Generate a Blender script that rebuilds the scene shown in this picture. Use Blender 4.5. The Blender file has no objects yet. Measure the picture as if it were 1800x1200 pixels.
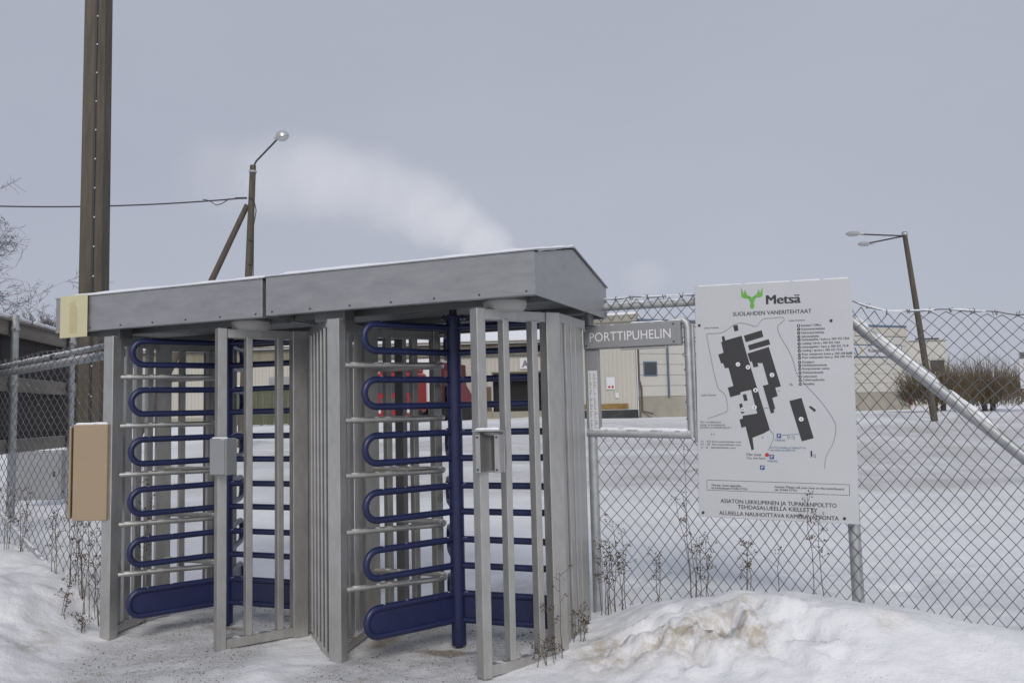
import bpy, math, random, json
import numpy as np
from mathutils import Matrix, Vector
R = math.radians
random.seed(7)
SC = bpy.context.scene
COL = SC.collection

# ------------------------------------------------------------------ camera, sky, sun, exposure
cam_data = bpy.data.cameras.new('camera')
cam_data.sensor_width = 36.0
cam_data.lens = 29.06
cam_data.clip_start = 0.05
cam_data.clip_end = 3000
cam = bpy.data.objects.new('camera', cam_data)
COL.objects.link(cam)
cam.matrix_world = Matrix.Translation((0, 0, 1.55)) @ Matrix.Rotation(R(90 + 4.70), 4, 'X') @ Matrix.Rotation(R(-1.4), 4, 'Z')
SC.camera = cam

SUN_EL, SUN_AZ = 33.0, 176.0          # azimuth clockwise from +Y: behind the camera, to its right
world = bpy.data.worlds.new('World')
SC.world = world
world.use_nodes = True
wn, wl = world.node_tree.nodes, world.node_tree.links
wn.clear()
w_out = wn.new('ShaderNodeOutputWorld')
w_bg = wn.new('ShaderNodeBackground')
w_sky = wn.new('ShaderNodeTexSky')
w_sky.sky_type = 'NISHITA'
w_sky.sun_disc = False
w_sky.sun_elevation = R(SUN_EL)
w_sky.sun_rotation = R(SUN_AZ)
w_scale = wn.new('ShaderNodeMix'); w_scale.data_type = 'RGBA'; w_scale.blend_type = 'MULTIPLY'
w_scale.inputs[0].default_value = 1.0
wl.new(w_sky.outputs[0], w_scale.inputs[6]); w_scale.inputs[7].default_value = (0.07, 0.07, 0.07, 1)
w_co = wn.new('ShaderNodeTexCoord')
w_map = wn.new('ShaderNodeMapping'); w_map.inputs['Scale'].default_value = (1.0, 1.0, 2.6)
w_noise = wn.new('ShaderNodeTexNoise')
w_noise.inputs['Scale'].default_value = 1.2; w_noise.inputs['Detail'].default_value = 5; w_noise.inputs['Roughness'].default_value = 0.5
wl.new(w_co.outputs['Generated'], w_map.inputs[0]); wl.new(w_map.outputs[0], w_noise.inputs['Vector'])
w_ramp = wn.new('ShaderNodeValToRGB')
w_ramp.color_ramp.elements[0].position = 0.32; w_ramp.color_ramp.elements[0].color = (0.415, 0.441, 0.528, 1)
w_ramp.color_ramp.elements[1].position = 0.72; w_ramp.color_ramp.elements[1].color = (0.475, 0.498, 0.580, 1)
wl.new(w_noise.outputs['Fac'], w_ramp.inputs[0])
w_mix = wn.new('ShaderNodeMix'); w_mix.data_type = 'RGBA'
w_mix.inputs[0].default_value = 0.93            # the cloud deck covers nearly all of the clear sky
wl.new(w_scale.outputs[2], w_mix.inputs[6]); wl.new(w_ramp.outputs[0], w_mix.inputs[7])
wl.new(w_mix.outputs[2], w_bg.inputs[0]); w_bg.inputs[1].default_value = 1.0
wl.new(w_bg.outputs[0], w_out.inputs[0])

sun_data = bpy.data.lights.new('sun', 'SUN')
sun_data.energy = 1.8
sun_data.angle = R(24)
sun_data.color = (1.0, 0.95, 0.88)
sun = bpy.data.objects.new('sun', sun_data)
COL.objects.link(sun)
_az = R(SUN_AZ)
_d = Vector((math.sin(_az) * math.cos(R(SUN_EL)), math.cos(_az) * math.cos(R(SUN_EL)), math.sin(R(SUN_EL))))
sun.rotation_euler = _d.to_track_quat('Z', 'Y').to_euler()

SC.view_settings.view_transform = 'Standard'
SC.view_settings.look = 'None'
SC.view_settings.exposure = 0.0
SC.view_settings.gamma = 1.0
SC.view_settings.use_curve_mapping = False
SC.render.engine = 'CYCLES'
SC.cycles.max_bounces = 7
SC.cycles.volume_bounces = 6
SC.cycles.volume_step_rate = 1.0
SC.cycles.use_denoising = True

# ------------------------------------------------------------------ materials
MATS = {}
def mat(name, base, rough=0.6, metal=0.0, var=0.12, vscale=6.0, bump=0.0, bscale=40.0, stretch=(1, 1, 1), frost=0.0, dirt=None, spec=0.5, fthr=0.55):
    m = bpy.data.materials.new(name); m.use_nodes = True
    n, l = m.node_tree.nodes, m.node_tree.links
    b = n['Principled BSDF']
    b.inputs['Roughness'].default_value = rough
    b.inputs['Metallic'].default_value = metal
    b.inputs['Specular IOR Level'].default_value = spec
    co = n.new('ShaderNodeTexCoord'); mp = n.new('ShaderNodeMapping'); mp.inputs['Scale'].default_value = stretch
    l.new(co.outputs['Object'], mp.inputs[0])
    nz = n.new('ShaderNodeTexNoise'); nz.inputs['Scale'].default_value = vscale; nz.inputs['Detail'].default_value = 6; nz.inputs['Roughness'].default_value = 0.62
    l.new(mp.outputs[0], nz.inputs['Vector'])
    rp = n.new('ShaderNodeValToRGB')
    rp.color_ramp.elements[0].position = 0.3; rp.color_ramp.elements[1].position = 0.7
    lo = [max(0, c * (1 - var)) for c in base]; hi = [min(1, c * (1 + var)) for c in base]
    rp.color_ramp.elements[0].color = (*lo, 1); rp.color_ramp.elements[1].color = (*hi, 1)
    l.new(nz.outputs['Fac'], rp.inputs[0])
    col = rp.outputs[0]
    if dirt:
        dn = n.new('ShaderNodeTexNoise'); dn.inputs['Scale'].default_value = dirt[1]; dn.inputs['Detail'].default_value = 8; dn.inputs['Roughness'].default_value = 0.7
        l.new(mp.outputs[0], dn.inputs['Vector'])
        dr = n.new('ShaderNodeMapRange'); dr.inputs[1].default_value = dirt[2]; dr.inputs[2].default_value = dirt[2] + 0.12
        l.new(dn.outputs['Fac'], dr.inputs[0])
        mx = n.new('ShaderNodeMix'); mx.data_type = 'RGBA'; mx.inputs[7].default_value = (*dirt[0], 1)
        l.new(dr.outputs[0], mx.inputs[0]); l.new(col, mx.inputs[6]); col = mx.outputs[2]
    if frost > 0:       # a thin dusting of snow lying on faces that look upwards
        ge = n.new('ShaderNodeNewGeometry'); sp = n.new('ShaderNodeSeparateXYZ'); l.new(ge.outputs['Normal'], sp.inputs[0])
        up = n.new('ShaderNodeMapRange'); up.inputs[1].default_value = 0.45; up.inputs[2].default_value = 0.85; l.new(sp.outputs['Z'], up.inputs[0])
        fn = n.new('ShaderNodeTexNoise'); fn.inputs['Scale'].default_value = 22; fn.inputs['Detail'].default_value = 5
        l.new(co.outputs['Object'], fn.inputs['Vector'])
        fr = n.new('ShaderNodeMapRange'); fr.inputs[1].default_value = fthr; fr.inputs[2].default_value = fthr + 0.08; fr.inputs[4].default_value = frost
        l.new(fn.outputs['Fac'], fr.inputs[0])
        mu = n.new('ShaderNodeMath'); mu.operation = 'MULTIPLY'; l.new(up.outputs[0], mu.inputs[0]); l.new(fr.outputs[0], mu.inputs[1])
        mx = n.new('ShaderNodeMix'); mx.data_type = 'RGBA'; mx.inputs[7].default_value = (0.8, 0.81, 0.84, 1)
        l.new(mu.outputs[0], mx.inputs[0]); l.new(col, mx.inputs[6]); col = mx.outputs[2]
        if metal > 0:
            mm = n.new('ShaderNodeMapRange'); mm.inputs[3].default_value = metal; mm.inputs[4].default_value = 0.0
            l.new(mu.outputs[0], mm.inputs[0]); l.new(mm.outputs[0], b.inputs['Metallic'])
    l.new(col, b.inputs['Base Color'])
    rr = n.new('ShaderNodeMapRange'); rr.inputs[3].default_value = max(0.05, rough - 0.08); rr.inputs[4].default_value = min(1, rough + 0.1)
    l.new(nz.outputs['Fac'], rr.inputs[0]); l.new(rr.outputs[0], b.inputs['Roughness'])
    if bump > 0:
        bn = n.new('ShaderNodeTexNoise'); bn.inputs['Scale'].default_value = bscale; bn.inputs['Detail'].default_value = 4
        l.new(mp.outputs[0], bn.inputs['Vector'])
        bp = n.new('ShaderNodeBump'); bp.inputs['Strength'].default_value = bump; bp.inputs['Distance'].default_value = 0.02
        l.new(bn.outputs['Fac'], bp.inputs['Height']); l.new(bp.outputs[0], b.inputs['Normal'])
    MATS[name] = m
    return m

mat('aluminium', (0.44, 0.435, 0.415), 0.40, 0.72, 0.13, 16, stretch=(1, 1, 0.35), frost=0.9, fthr=0.5, dirt=((0.27, 0.265, 0.24), 4.5, 0.64), bump=0.05, bscale=30)
mat('aluminium_shaded', (0.13, 0.13, 0.128), 0.55, 0.3, 0.14, 5, stretch=(1, 1, 0.2), frost=0.9)  # aluminium darkened: the shade under the canopy is put into the base colour
mat('sheet_zinc', (0.34, 0.342, 0.347), 0.40, 0.62, 0.10, 9, stretch=(0.6, 1, 2.2), dirt=((0.24, 0.24, 0.24), 1.6, 0.58), bump=0.02, bscale=3)
mat('galvanised', (0.42, 0.43, 0.44), 0.5, 0.55, 0.16, 14, frost=0.95, fthr=0.42)
mat('wire', (0.15, 0.15, 0.155), 0.55, 0.4, 0.2, 3, frost=0.7, fthr=0.6)
mat('blue_paint', (0.012, 0.017, 0.066), 0.36, 0.0, 0.18, 9, frost=0.85, fthr=0.66, dirt=((0.20, 0.20, 0.24), 26, 0.70))
mat('dark_steel', (0.06, 0.06, 0.065), 0.5, 0.5, 0.2)
mat('snow_cover', (0.80, 0.815, 0.85), 0.75, 0, 0.03, 8, bump=0.4, bscale=60)
mat('beige_paint', (0.32, 0.245, 0.16), 0.45, 0, 0.04, 3, frost=0.9, fthr=0.3)
mat('maroon_inside', (0.06, 0.018, 0.02), 0.7)
mat('yellow_print', (0.52, 0.49, 0.31), 0.5, 0, 0.06, 3)
mat('tan_print', (0.45, 0.40, 0.22), 0.5, 0, 0.08, 5)
mat('board_white', (0.50, 0.51, 0.53), 0.4, 0, 0.025, 2.5)
mat('ink_black', (0.035, 0.034, 0.037), 0.5, 0, 0.05)
mat('ink_grey', (0.12, 0.12, 0.13), 0.5, 0, 0.05)
mat('ink_green', (0.13, 0.37, 0.06), 0.5, 0, 0.05)
mat('ink_blue', (0.03, 0.08, 0.25), 0.5, 0, 0.05)
mat('ink_red', (0.42, 0.03, 0.025), 0.5, 0, 0.05)
mat('ink_yellow', (0.5, 0.45, 0.05), 0.5)
mat('ink_white', (0.72, 0.72, 0.73), 0.5, 0, 0.03)
mat('grey_panel', (0.27, 0.275, 0.285), 0.5, 0.2, 0.05, 3, frost=0.9)
mat('paper', (0.62, 0.63, 0.65), 0.6, 0, 0.06, 20)
mat('pole_wood', (0.095, 0.082, 0.062), 0.85, 0, 0.3, 5, stretch=(4, 4, 0.35), bump=0.5, bscale=14)
mat('lamp_pole_wood', (0.085, 0.073, 0.058), 0.85, 0, 0.3, 4, stretch=(3, 3, 0.3))
mat('timber', (0.22, 0.20, 0.17), 0.85, 0, 0.22, 4, stretch=(0.4, 0.4, 5), bump=0.4, bscale=20, frost=0.9, fthr=0.45)
mat('dark_panel', (0.030, 0.024, 0.022), 0.75, 0, 0.3, 6, stretch=(6, 6, 0.4))
mat('cable', (0.035, 0.036, 0.04), 0.6)
mat('lamp_metal', (0.50, 0.51, 0.52), 0.35, 0.6, 0.1)
mat('lamp_glass', (0.55, 0.56, 0.56), 0.2, 0, 0.1)
mat('diffuser', (0.40, 0.395, 0.375), 0.5, 0, 0.06)
mat('siding_cream', (0.46, 0.445, 0.395), 0.6, 0, 0.07, 0.35, stretch=(1, 1, 0.3), dirt=((0.30, 0.26, 0.17), 0.8, 0.66))
mat('panel_cream', (0.48, 0.47, 0.435), 0.6, 0, 0.05, 0.5, dirt=((0.36, 0.33, 0.26), 0.6, 0.66))
mat('concrete', (0.30, 0.285, 0.24), 0.9, 0, 0.16, 0.8, dirt=((0.17, 0.16, 0.13), 1.2, 0.6))
mat('roof_band', (0.20, 0.185, 0.14), 0.85, 0, 0.25, 0.9, stretch=(3, 3, 0.4))
mat('trim_brown', (0.10, 0.08, 0.06), 0.7)
mat('trim_blue', (0.10, 0.14, 0.20), 0.6)
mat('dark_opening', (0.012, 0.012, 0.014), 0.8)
mat('window_glass', (0.05, 0.055, 0.06), 0.15, 0, 0.2)
mat('wood_door', (0.13, 0.085, 0.055), 0.7, 0, 0.2, 2)
mat('plinth_black', (0.04, 0.042, 0.045), 0.8, 0, 0.4, 2)
mat('rust', (0.22, 0.14, 0.05), 0.9, 0, 0.4, 3)
mat('truck_red', (0.30, 0.018, 0.022), 0.35, 0, 0.1)
mat('tarp_red', (0.12, 0.02, 0.03), 0.7, 0, 0.2, 2)
mat('tyre', (0.018, 0.018, 0.018), 0.85)
mat('bin_orange', (0.65, 0.12, 0.015), 0.5, 0, 0.08)
mat('bin_grey', (0.07, 0.075, 0.08), 0.5, 0, 0.1)
mat('green_boards', (0.085, 0.095, 0.055), 0.8, 0, 0.3, 1.5, stretch=(3, 3, 0.3))
mat('bark', (0.075, 0.066, 0.064), 0.9, 0, 0.3, 6)
mat('twig', (0.085, 0.072, 0.072), 0.9, 0, 0.25, 3)
mat('willow_twig', (0.13, 0.102, 0.066), 0.85, 0, 0.35, 0.6)
mat('dry_weed', (0.10, 0.078, 0.056), 0.9, 0, 0.35, 15)
mat('seed_head', (0.085, 0.066, 0.05), 0.95, 0, 0.4, 40)
mat('grit', (0.16, 0.135, 0.10), 0.9, 0, 0.45, 90)

# ------------------------------------------------------------------ mesh helpers
class MB:
    """collects boxes, tubes and prisms; build() links them as ONE mesh object"""
    def __init__(self): self.v = []; self.f = []
    def add(self, vs, fs):
        k = len(self.v); self.v += [tuple(p) for p in vs]; self.f += [tuple(i + k for i in q) for q in fs]; return self
    def box(self, c, s, rz=0.0, bev=0.0):
        cx, cy, cz = c; hx, hy, hz = s[0] / 2, s[1] / 2, s[2] / 2
        ca, sa = math.cos(rz), math.sin(rz)
        if bev <= 0:
            P = [(x, y, z) for z in (-hz, hz) for x, y in ((-hx, -hy), (hx, -hy), (hx, hy), (-hx, hy))]
            F = [(3, 2, 1, 0), (4, 5, 6, 7), (0, 1, 5, 4), (1, 2, 6, 5), (2, 3, 7, 6), (3, 0, 4, 7)]
        else:
            b = bev; P = []
            ring = [(-hx + b, -hy), (hx - b, -hy), (hx, -hy + b), (hx, hy - b), (hx - b, hy), (-hx + b, hy), (-hx, hy - b), (-hx, -hy + b)]
            inner = [(-hx + b, -hy + b), (hx - b, -hy + b), (hx - b, -hy + b), (hx - b, hy - b), (hx - b, hy - b), (-hx + b, hy - b), (-hx + b, hy - b), (-hx + b, -hy + b)]
            for zz, rg in ((-hz, inner), (-hz + b, ring), (hz - b, ring), (hz, inner)):
                P += [(x, y, zz) for x, y in rg]
            F = []
            for k in range(3):
                for i in range(8):
                    j = (i + 1) % 8; F.append((k * 8 + i, k * 8 + j, (k + 1) * 8 + j, (k + 1) * 8 + i))
            F.append((7, 5, 3, 1)); F.append((24 + 1, 24 + 3, 24 + 5, 24 + 7))
        return self.add([(cx + x * ca - y * sa, cy + x * sa + y * ca, cz + z) for x, y, z in P], F)
    def beam(self, a, b, w, h, bev=0.0):
        """box from a to b (any direction), w across, h up"""
        a, b = Vector(a), Vector(b); d = b - a; L = d.length; x = d.normalized()
        up = Vector((0, 0, 1)) if abs(x.z) < 0.95 else Vector((0, 1, 0))
        y = up.cross(x).normalized(); z = x.cross(y)
        t = MB().box((0, 0, 0), (L, w, h), 0, bev); m = (a + b) / 2
        return self.add([tuple(m + x * p[0] + y * p[1] + z * p[2]) for p in t.v], t.f)
    def tube(self, pts, r, n=10, closed=False, cap=True):
        pts = [Vector(p) for p in pts]; N = len(pts)
        rs = r if isinstance(r, (list, tuple)) else [r] * N
        prev = None; rings = []
        for i, p in enumerate(pts):
            if closed: t = (pts[(i + 1) % N] - pts[i - 1])
            elif i == 0: t = pts[1] - p
            elif i == N - 1: t = p - pts[i - 1]
            else: t = (pts[i + 1] - p).normalized() + (p - pts[i - 1]).normalized()
            if t.length < 1e-9: t = Vector((0, 0, 1))
            t.normalize()
            if prev is None:
                up = Vector((0, 0, 1)) if abs(t.z) < 0.9 else Vector((1, 0, 0))
                s = t.cross(up).normalized()
            else:
                s = prev - t * prev.dot(t)
                s = s.normalized() if s.length > 1e-6 else t.orthogonal().normalized()
            prev = s; q = t.cross(s)
            rings.append([p + (s * math.cos(2 * math.pi * k / n) + q * math.sin(2 * math.pi * k / n)) * rs[i] for k in range(n)])
        V = [tuple(p) for rg in rings for p in rg]; F = []
        for i in range(N if closed else N - 1):
            j = (i + 1) % N
            for k in range(n):
                m = (k + 1) % n; F.append((i * n + k, i * n + m, j * n + m, j * n + k))
        if cap and not closed:
            F.append(tuple(reversed(range(n)))); F.append(tuple((N - 1) * n + k for k in range(n)))
        return self.add(V, F)
    def prism(self, poly, z0, z1):
        """polygon in xy, extruded z0..z1"""
        n = len(poly)
        return self.add([(x, y, z0) for x, y in poly] + [(x, y, z1) for x, y in poly],
                        [tuple(reversed(range(n))), tuple(range(n, 2 * n))] + [(i, (i + 1) % n, n + (i + 1) % n, n + i) for i in range(n)])
    def slab(self, quad, thick):
        """four corner points, thickened along their normal"""
        q = [Vector(p) for p in quad]; nn = (q[1] - q[0]).cross(q[2] - q[0]).normalized() * thick
        return self.add([tuple(p) for p in q] + [tuple(p + nn) for p in q], [(3, 2, 1, 0), (4, 5, 6, 7), (0, 1, 5, 4), (1, 2, 6, 5), (2, 3, 7, 6), (3, 0, 4, 7)])
    def lathe(self, prof, n=24, c=(0, 0, 0)):
        V = []; F = []; m = len(prof)
        for r, z in prof:
            for k in range(n):
                a = 2 * math.pi * k / n; V.append((c[0] + r * math.cos(a), c[1] + r * math.sin(a), c[2] + z))
        for i in range(m - 1):
            for k in range(n):
                j = (k + 1) % n; F.append((i * n + k, i * n + j, (i + 1) * n + j, (i + 1) * n + k))
        F.append(tuple(reversed(range(n)))); F.append(tuple((m - 1) * n + k for k in range(n)))
        return self.add(V, F)
    def blob(self, c, s, seed=0, n=8, m=5, rough=0.2):
        rd = random.Random(seed); V = [(c[0], c[1], c[2] - s[2])]; F = []
        for i in range(1, m):
            ph = -math.pi / 2 + math.pi * i / m
            for k in range(n):
                a = 2 * math.pi * k / n; q = 1 + rd.uniform(-rough, rough)
                V.append((c[0] + s[0] * q * math.cos(ph) * math.cos(a), c[1] + s[1] * q * math.cos(ph) * math.sin(a), c[2] + s[2] * q * math.sin(ph)))
        V.append((c[0], c[1], c[2] + s[2])); top = len(V) - 1
        for k in range(n):
            F.append((0, 1 + (k + 1) % n, 1 + k)); F.append((top, top - n + k, top - n + (k + 1) % n))
        for i in range(m - 2):
            for k in range(n):
                a = 1 + i * n; F.append((a + k, a + (k + 1) % n, a + n + (k + 1) % n, a + n + k))
        return self.add(V, F)
    def mesh(self, name, smooth=False):
        me = bpy.data.meshes.new(name); me.from_pydata(self.v, [], self.f); me.validate(); me.update()
        if smooth:
            me.polygons.foreach_set('use_smooth', [True] * len(me.polygons))
            try: me.set_sharp_from_angle(angle=R(40))
            except Exception: pass
        return me
    def build(self, name, m, parent=None, smooth=False):
        return obj(name, self.mesh(name, smooth), m, parent)

def obj(name, me, m, parent=None):
    o = bpy.data.objects.new(name, me); COL.objects.link(o)
    if m is not None and len(me.materials) == 0: me.materials.append(MATS[m] if isinstance(m, str) else m)
    if parent is not None: o.parent = parent
    return o
def tag(o, label=None, cat=None, group=None, kind=None):
    if label: o['label'] = label
    if cat: o['category'] = cat
    if group: o['group'] = group
    if kind: o['kind'] = kind
    return o
def empty(name, loc=(0, 0, 0), rz=0.0):
    o = bpy.data.objects.new(name, None); COL.objects.link(o); o.empty_display_size = 0.1
    o.location = loc; o.rotation_euler = (0, 0, rz); return o
def copy_tree(o, parent=None):
    c = o.copy(); COL.objects.link(c); c.parent = parent
    for ch in [q for q in bpy.data.objects if q.parent == o]: copy_tree(ch, c)
    return c

_dg_cap = {}
def text_mesh(s, width, cap, bold=0, z=0.0):
    """flat lettering mesh in xy, its left end at x=0 and baseline at y=0"""
    cu = bpy.data.curves.new('lettering', 'FONT'); cu.body = s; cu.size = 1.0; cu.resolution_u = 3
    t = bpy.data.objects.new('lettering', cu); COL.objects.link(t)
    bpy.context.view_layer.update()
    me = bpy.data.meshes.new_from_object(t.evaluated_get(bpy.context.evaluated_depsgraph_get()))
    bpy.data.objects.remove(t); bpy.data.curves.remove(cu)
    co = np.zeros(len(me.vertices) * 3); me.vertices.foreach_get('co', co); co = co.reshape(-1, 3)
    x0, x1 = co[:, 0].min(), co[:, 0].max()
    co[:, 0] = (co[:, 0] - x0) * (width / max(1e-6, x1 - x0)); co[:, 1] *= cap / 0.72; co[:, 2] = z
    if bold:      # heavier strokes: the outline repeated a hair to the side
        d = (0, 0.035, 0.11)[bold] * cap; k = len(co); reps = 1 + bold
        fs = [tuple(p.vertices) for p in me.polygons]
        co[:, 0] *= (width - d) / width
        V = []; F = []
        for j in range(reps + 1):
            V += [(x + d * j / reps, y, 0.00012 * j) for x, y, _ in co]; F += [tuple(i + k * j for i in f) for f in fs]
        me = bpy.data.meshes.new('lettering'); me.from_pydata(V, [], F); me.update(); me.name = 'lettering'; return me
    me.vertices.foreach_set('co', co.reshape(-1)); me.update(); me.materials.clear()
    me.name = 'lettering'
    return me

# ------------------------------------------------------------------ terrain
def _hash2(ix, iy, seed):
    h = np.sin(ix * 127.1 + iy * 311.7 + seed * 74.7) * 43758.5453
    return h - np.floor(h)
def vnoise(x, y, seed=0):
    ix, iy = np.floor(x), np.floor(y); fx, fy = x - ix, y - iy
    ux, uy = fx * fx * (3 - 2 * fx), fy * fy * (3 - 2 * fy)
    a, b = _hash2(ix, iy, seed), _hash2(ix + 1, iy, seed); c, d = _hash2(ix, iy + 1, seed), _hash2(ix + 1, iy + 1, seed)
    return (a * (1 - ux) + b * ux) * (1 - uy) + (c * (1 - ux) + d * ux) * uy
def fbm(x, y, seed=0, o=4):
    t, a, s = 0.0, 0.5, 0.0
    for k in range(o):
        t = t + a * vnoise(x * 2 ** k, y * 2 ** k, seed + k); s += a; a *= 0.5
    return t / s
def sstep(a, b, x):
    t = np.clip((x - a) / (b - a), 0, 1); return t * t * (3 - 2 * t)
TH = R(22)
CU, SU = math.cos(TH), math.sin(TH)
S2 = (-0.383, 5.40)
S1 = (S2[0] - 1.86 * CU, S2[1] + 1.86 * SU)
def w2l(x, y, S=S2):           # world -> turnstile row frame (u along the row, v away from the camera)
    dx, dy = x - S[0], y - S[1]; return dx * CU - dy * SU, dx * SU + dy * CU
def l2w(u, v, S=S2): return (S[0] + u * CU + v * SU, S[1] - u * SU + v * CU)

def ground_h(x, y):
    x = np.asarray(x, float); y = np.asarray(y, float)
    z = 0.05 + 0.90 * sstep(9, 46, y) + 0 * x
    # ploughed bank in front of the right-hand fence
    yr = np.interp(x, [-0.4, 0.45, 1.35, 2.0, 2.85, 4.5], [4.75, 5.22, 5.05, 4.86, 4.62, 4.2])
    hr = np.interp(x, [-0.45, -0.1, 0.25, 0.5, 0.9, 1.35, 2.0, 2.5, 2.85, 4.0, 6.0], [0, 0.03, 0.07, 0.13, 0.29, 0.37, 0.33, 0.25, 0.19, 0.22, 0.1])
    d = y - yr
    prof = np.where(d < 0, np.exp(-(d / 0.62) ** 2), 0.52 + 0.48 * np.exp(-(d / 0.42) ** 2))
    prof = prof * (1 - 0.7 * sstep(0.9, 3.0, d))
    lump = (fbm(x * 1.7, y * 1.7, 3, 4) - 0.5) * 1.25 + 0.25 * (fbm(x * 9, y * 9, 4, 3) - 0.5) * sstep(1.9, 0.6, x)
    bank = hr * prof
    z = z + bank + lump * 0.15 * np.clip(hr * prof * 3.2, 0, 1) * sstep(1.2, 0.2, np.abs(d))
    rid = 1 - np.abs(2 * fbm(x * 4.2 + 5, y * 5.0, 23, 4) - 1)
    brk = sstep(0.05, 0.4, x) * (1 - 0.65 * sstep(1.3, 2.2, x)) * np.exp(-((d + 0.27) / 0.27) ** 2) * sstep(0.35, 0.6, fbm(x * 1.3, y * 1.3 + 7, 27, 2))
    z = z + brk * (0.30 * (rid - 0.80) + 0.10 * (fbm(x * 13, y * 13, 29, 3) - 0.5))
    crust = np.abs(fbm(x * 5.5 + 9, y * 5.5, 21, 4) - 0.5)
    z = z - 0.085 * sstep(2.0, 0.9, x) * np.clip(0.12 - crust, 0, 1) / 0.12 * np.clip(hr * 2.4, 0, 1) * np.exp(-((d + 0.32) / 0.28) ** 2)
    # bank on the left
    lb = sstep(-2.72, -3.75, x + 0.10 * (y - 6)) * (0.25 + 0.75 * sstep(3.6, 6.2, y))
    lb = lb * (0.15 + 0.85 * sstep(11.5, 8.3, y))
    z = z + 0.35 * lb + (fbm(x * 2.2, y * 2.2, 11, 4) - 0.5) * 0.24 * np.clip(lb * 2, 0, 1) * sstep(9, 7, y)
    z = z + 0.17 * np.exp(-((x + 4.6) / 1.0) ** 2 - ((y - 8.9) / 0.9) ** 2)
    # low heap between the two entrances, near the camera
    u, v = w2l(x, y)
    heap = np.exp(-((u + 0.72) / 0.62) ** 2) * np.exp(-((v + 1.05) / 0.42) ** 2)
    z = z + 0.085 * heap + 0.03 * heap * (fbm(x * 4, y * 4, 31, 3) - 0.5)
    near = sstep(16, 7, y)
    for dx, dy, rr in ((2.95, 6.55, 0.13), (3.12, 6.62, 0.10), (2.3, 6.9, 0.10), (1.75, 6.5, 0.09), (1.3, 7.0, 0.11), (0.9, 6.6, 0.09)):
        z = z - 0.075 * np.exp(-((x - dx) ** 2 + (y - dy) ** 2) / rr ** 2)
    tr_ = np.sin((y + 0.12 * x) * 2.1 + 2.0 * fbm(x * 0.08, y * 0.3, 95, 2))
    z = z + 0.06 * np.clip(tr_, -0.6, 0.6) * sstep(8.5, 12, y) * sstep(30, 18, y)
    z = z + (fbm(x * 1.1, y * 1.1, 5, 4) - 0.5) * 0.05 * (1 - grit_m(x, y) * 0.6) + (fbm(x * 7, y * 7, 8, 4) - 0.5) * 0.03 * near
    # lumps of ploughed snow far to the right and along the yard
    far = sstep(14, 20, y) * sstep(46, 34, y)
    z = z + far * np.clip(fbm(x * 0.30, y * 0.30, 15, 4) - 0.52, 0, 1) * (0.9 + 0.7 * sstep(8, 14, x))
    z = z + sstep(70, 200, y) * 2.0
    return z
def grit_m(x, y):
    x = np.asarray(x, float); y = np.asarray(y, float)
    u, v = w2l(x, y)
    p = sstep(0.62, 0.36, np.abs(u + 0.05)) * sstep(-1.5, -0.85, v)                 # right-hand passage
    u1 = u + 1.86
    q = sstep(0.66, 0.4, np.abs(u1 - 0.05)) * sstep(-0.95, -0.75, v)               # left-hand passage
    # trodden path that leads from the left passage towards the lower left
    ax, ay = l2w(-1.75, -0.55); bx, by = -2.05, 3.6
    t = np.clip(((x - ax) * (bx - ax) + (y - ay) * (by - ay)) / ((bx - ax) ** 2 + (by - ay) ** 2), 0, 1)
    dd = np.hypot(x - ax - t * (bx - ax), y - ay - t * (by - ay))
    r = sstep(0.75, 0.42, dd)
    s = sstep(0.2, -0.1, v + 1.35) * sstep(0.9, 0.4, np.abs(u - 0.0)) * 0.6
    w = fbm(x * 1.5, y * 1.5, 40, 3)
    inside = np.maximum(np.maximum(p, q), np.maximum(r, s)) * sstep(3.2, 1.2, v)
    return np.clip(inside * (0.55 + 0.9 * w), 0, 1)

def axis(lo, hi, d0, d1, step, grow=1.22):
    a = list(np.arange(d0, d1 + 1e-6, step)); s = step
    left = []; p = d0
    while p > lo: s *= grow; p -= s; left.append(p)
    s = step; right = []; p = d1
    while p < hi: s *= grow; p += s; right.append(p)
    return np.array(left[::-1] + a + right)
gx = axis(-700, 700, -4.6, 3.9, 0.03, 1.12); gy = axis(-300, 1500, 3.4, 7.2, 0.03, 1.10)
GX, GY = np.meshgrid(gx, gy)
GZ = ground_h(GX, GY)
nx, ny = len(gx), len(gy)
gm = bpy.data.meshes.new('snow_ground')
gv = np.stack([GX.ravel(), GY.ravel(), GZ.ravel()], 1)
ii = (np.arange(ny - 1)[:, None] * nx + np.arange(nx - 1)[None, :]).ravel()
quads = np.stack([ii, ii + 1, ii + 1 + nx, ii + nx], 1)
gm.vertices.add(len(gv)); gm.vertices.foreach_set('co', gv.ravel())
gm.loops.add(quads.size); gm.loops.foreach_set('vertex_index', quads.ravel().astype(np.int32))
gm.polygons.add(len(quads)); gm.polygons.foreach_set('loop_start', np.arange(0, quads.size, 4, dtype=np.int32))
gm.update(calc_edges=True)
gm.polygons.foreach_set('use_smooth', np.ones(len(quads), bool))
at_ = gm.attributes.new('grit', 'FLOAT', 'POINT'); at_.data.foreach_set('value', grit_m(GX, GY).ravel().astype(np.float32))
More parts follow.
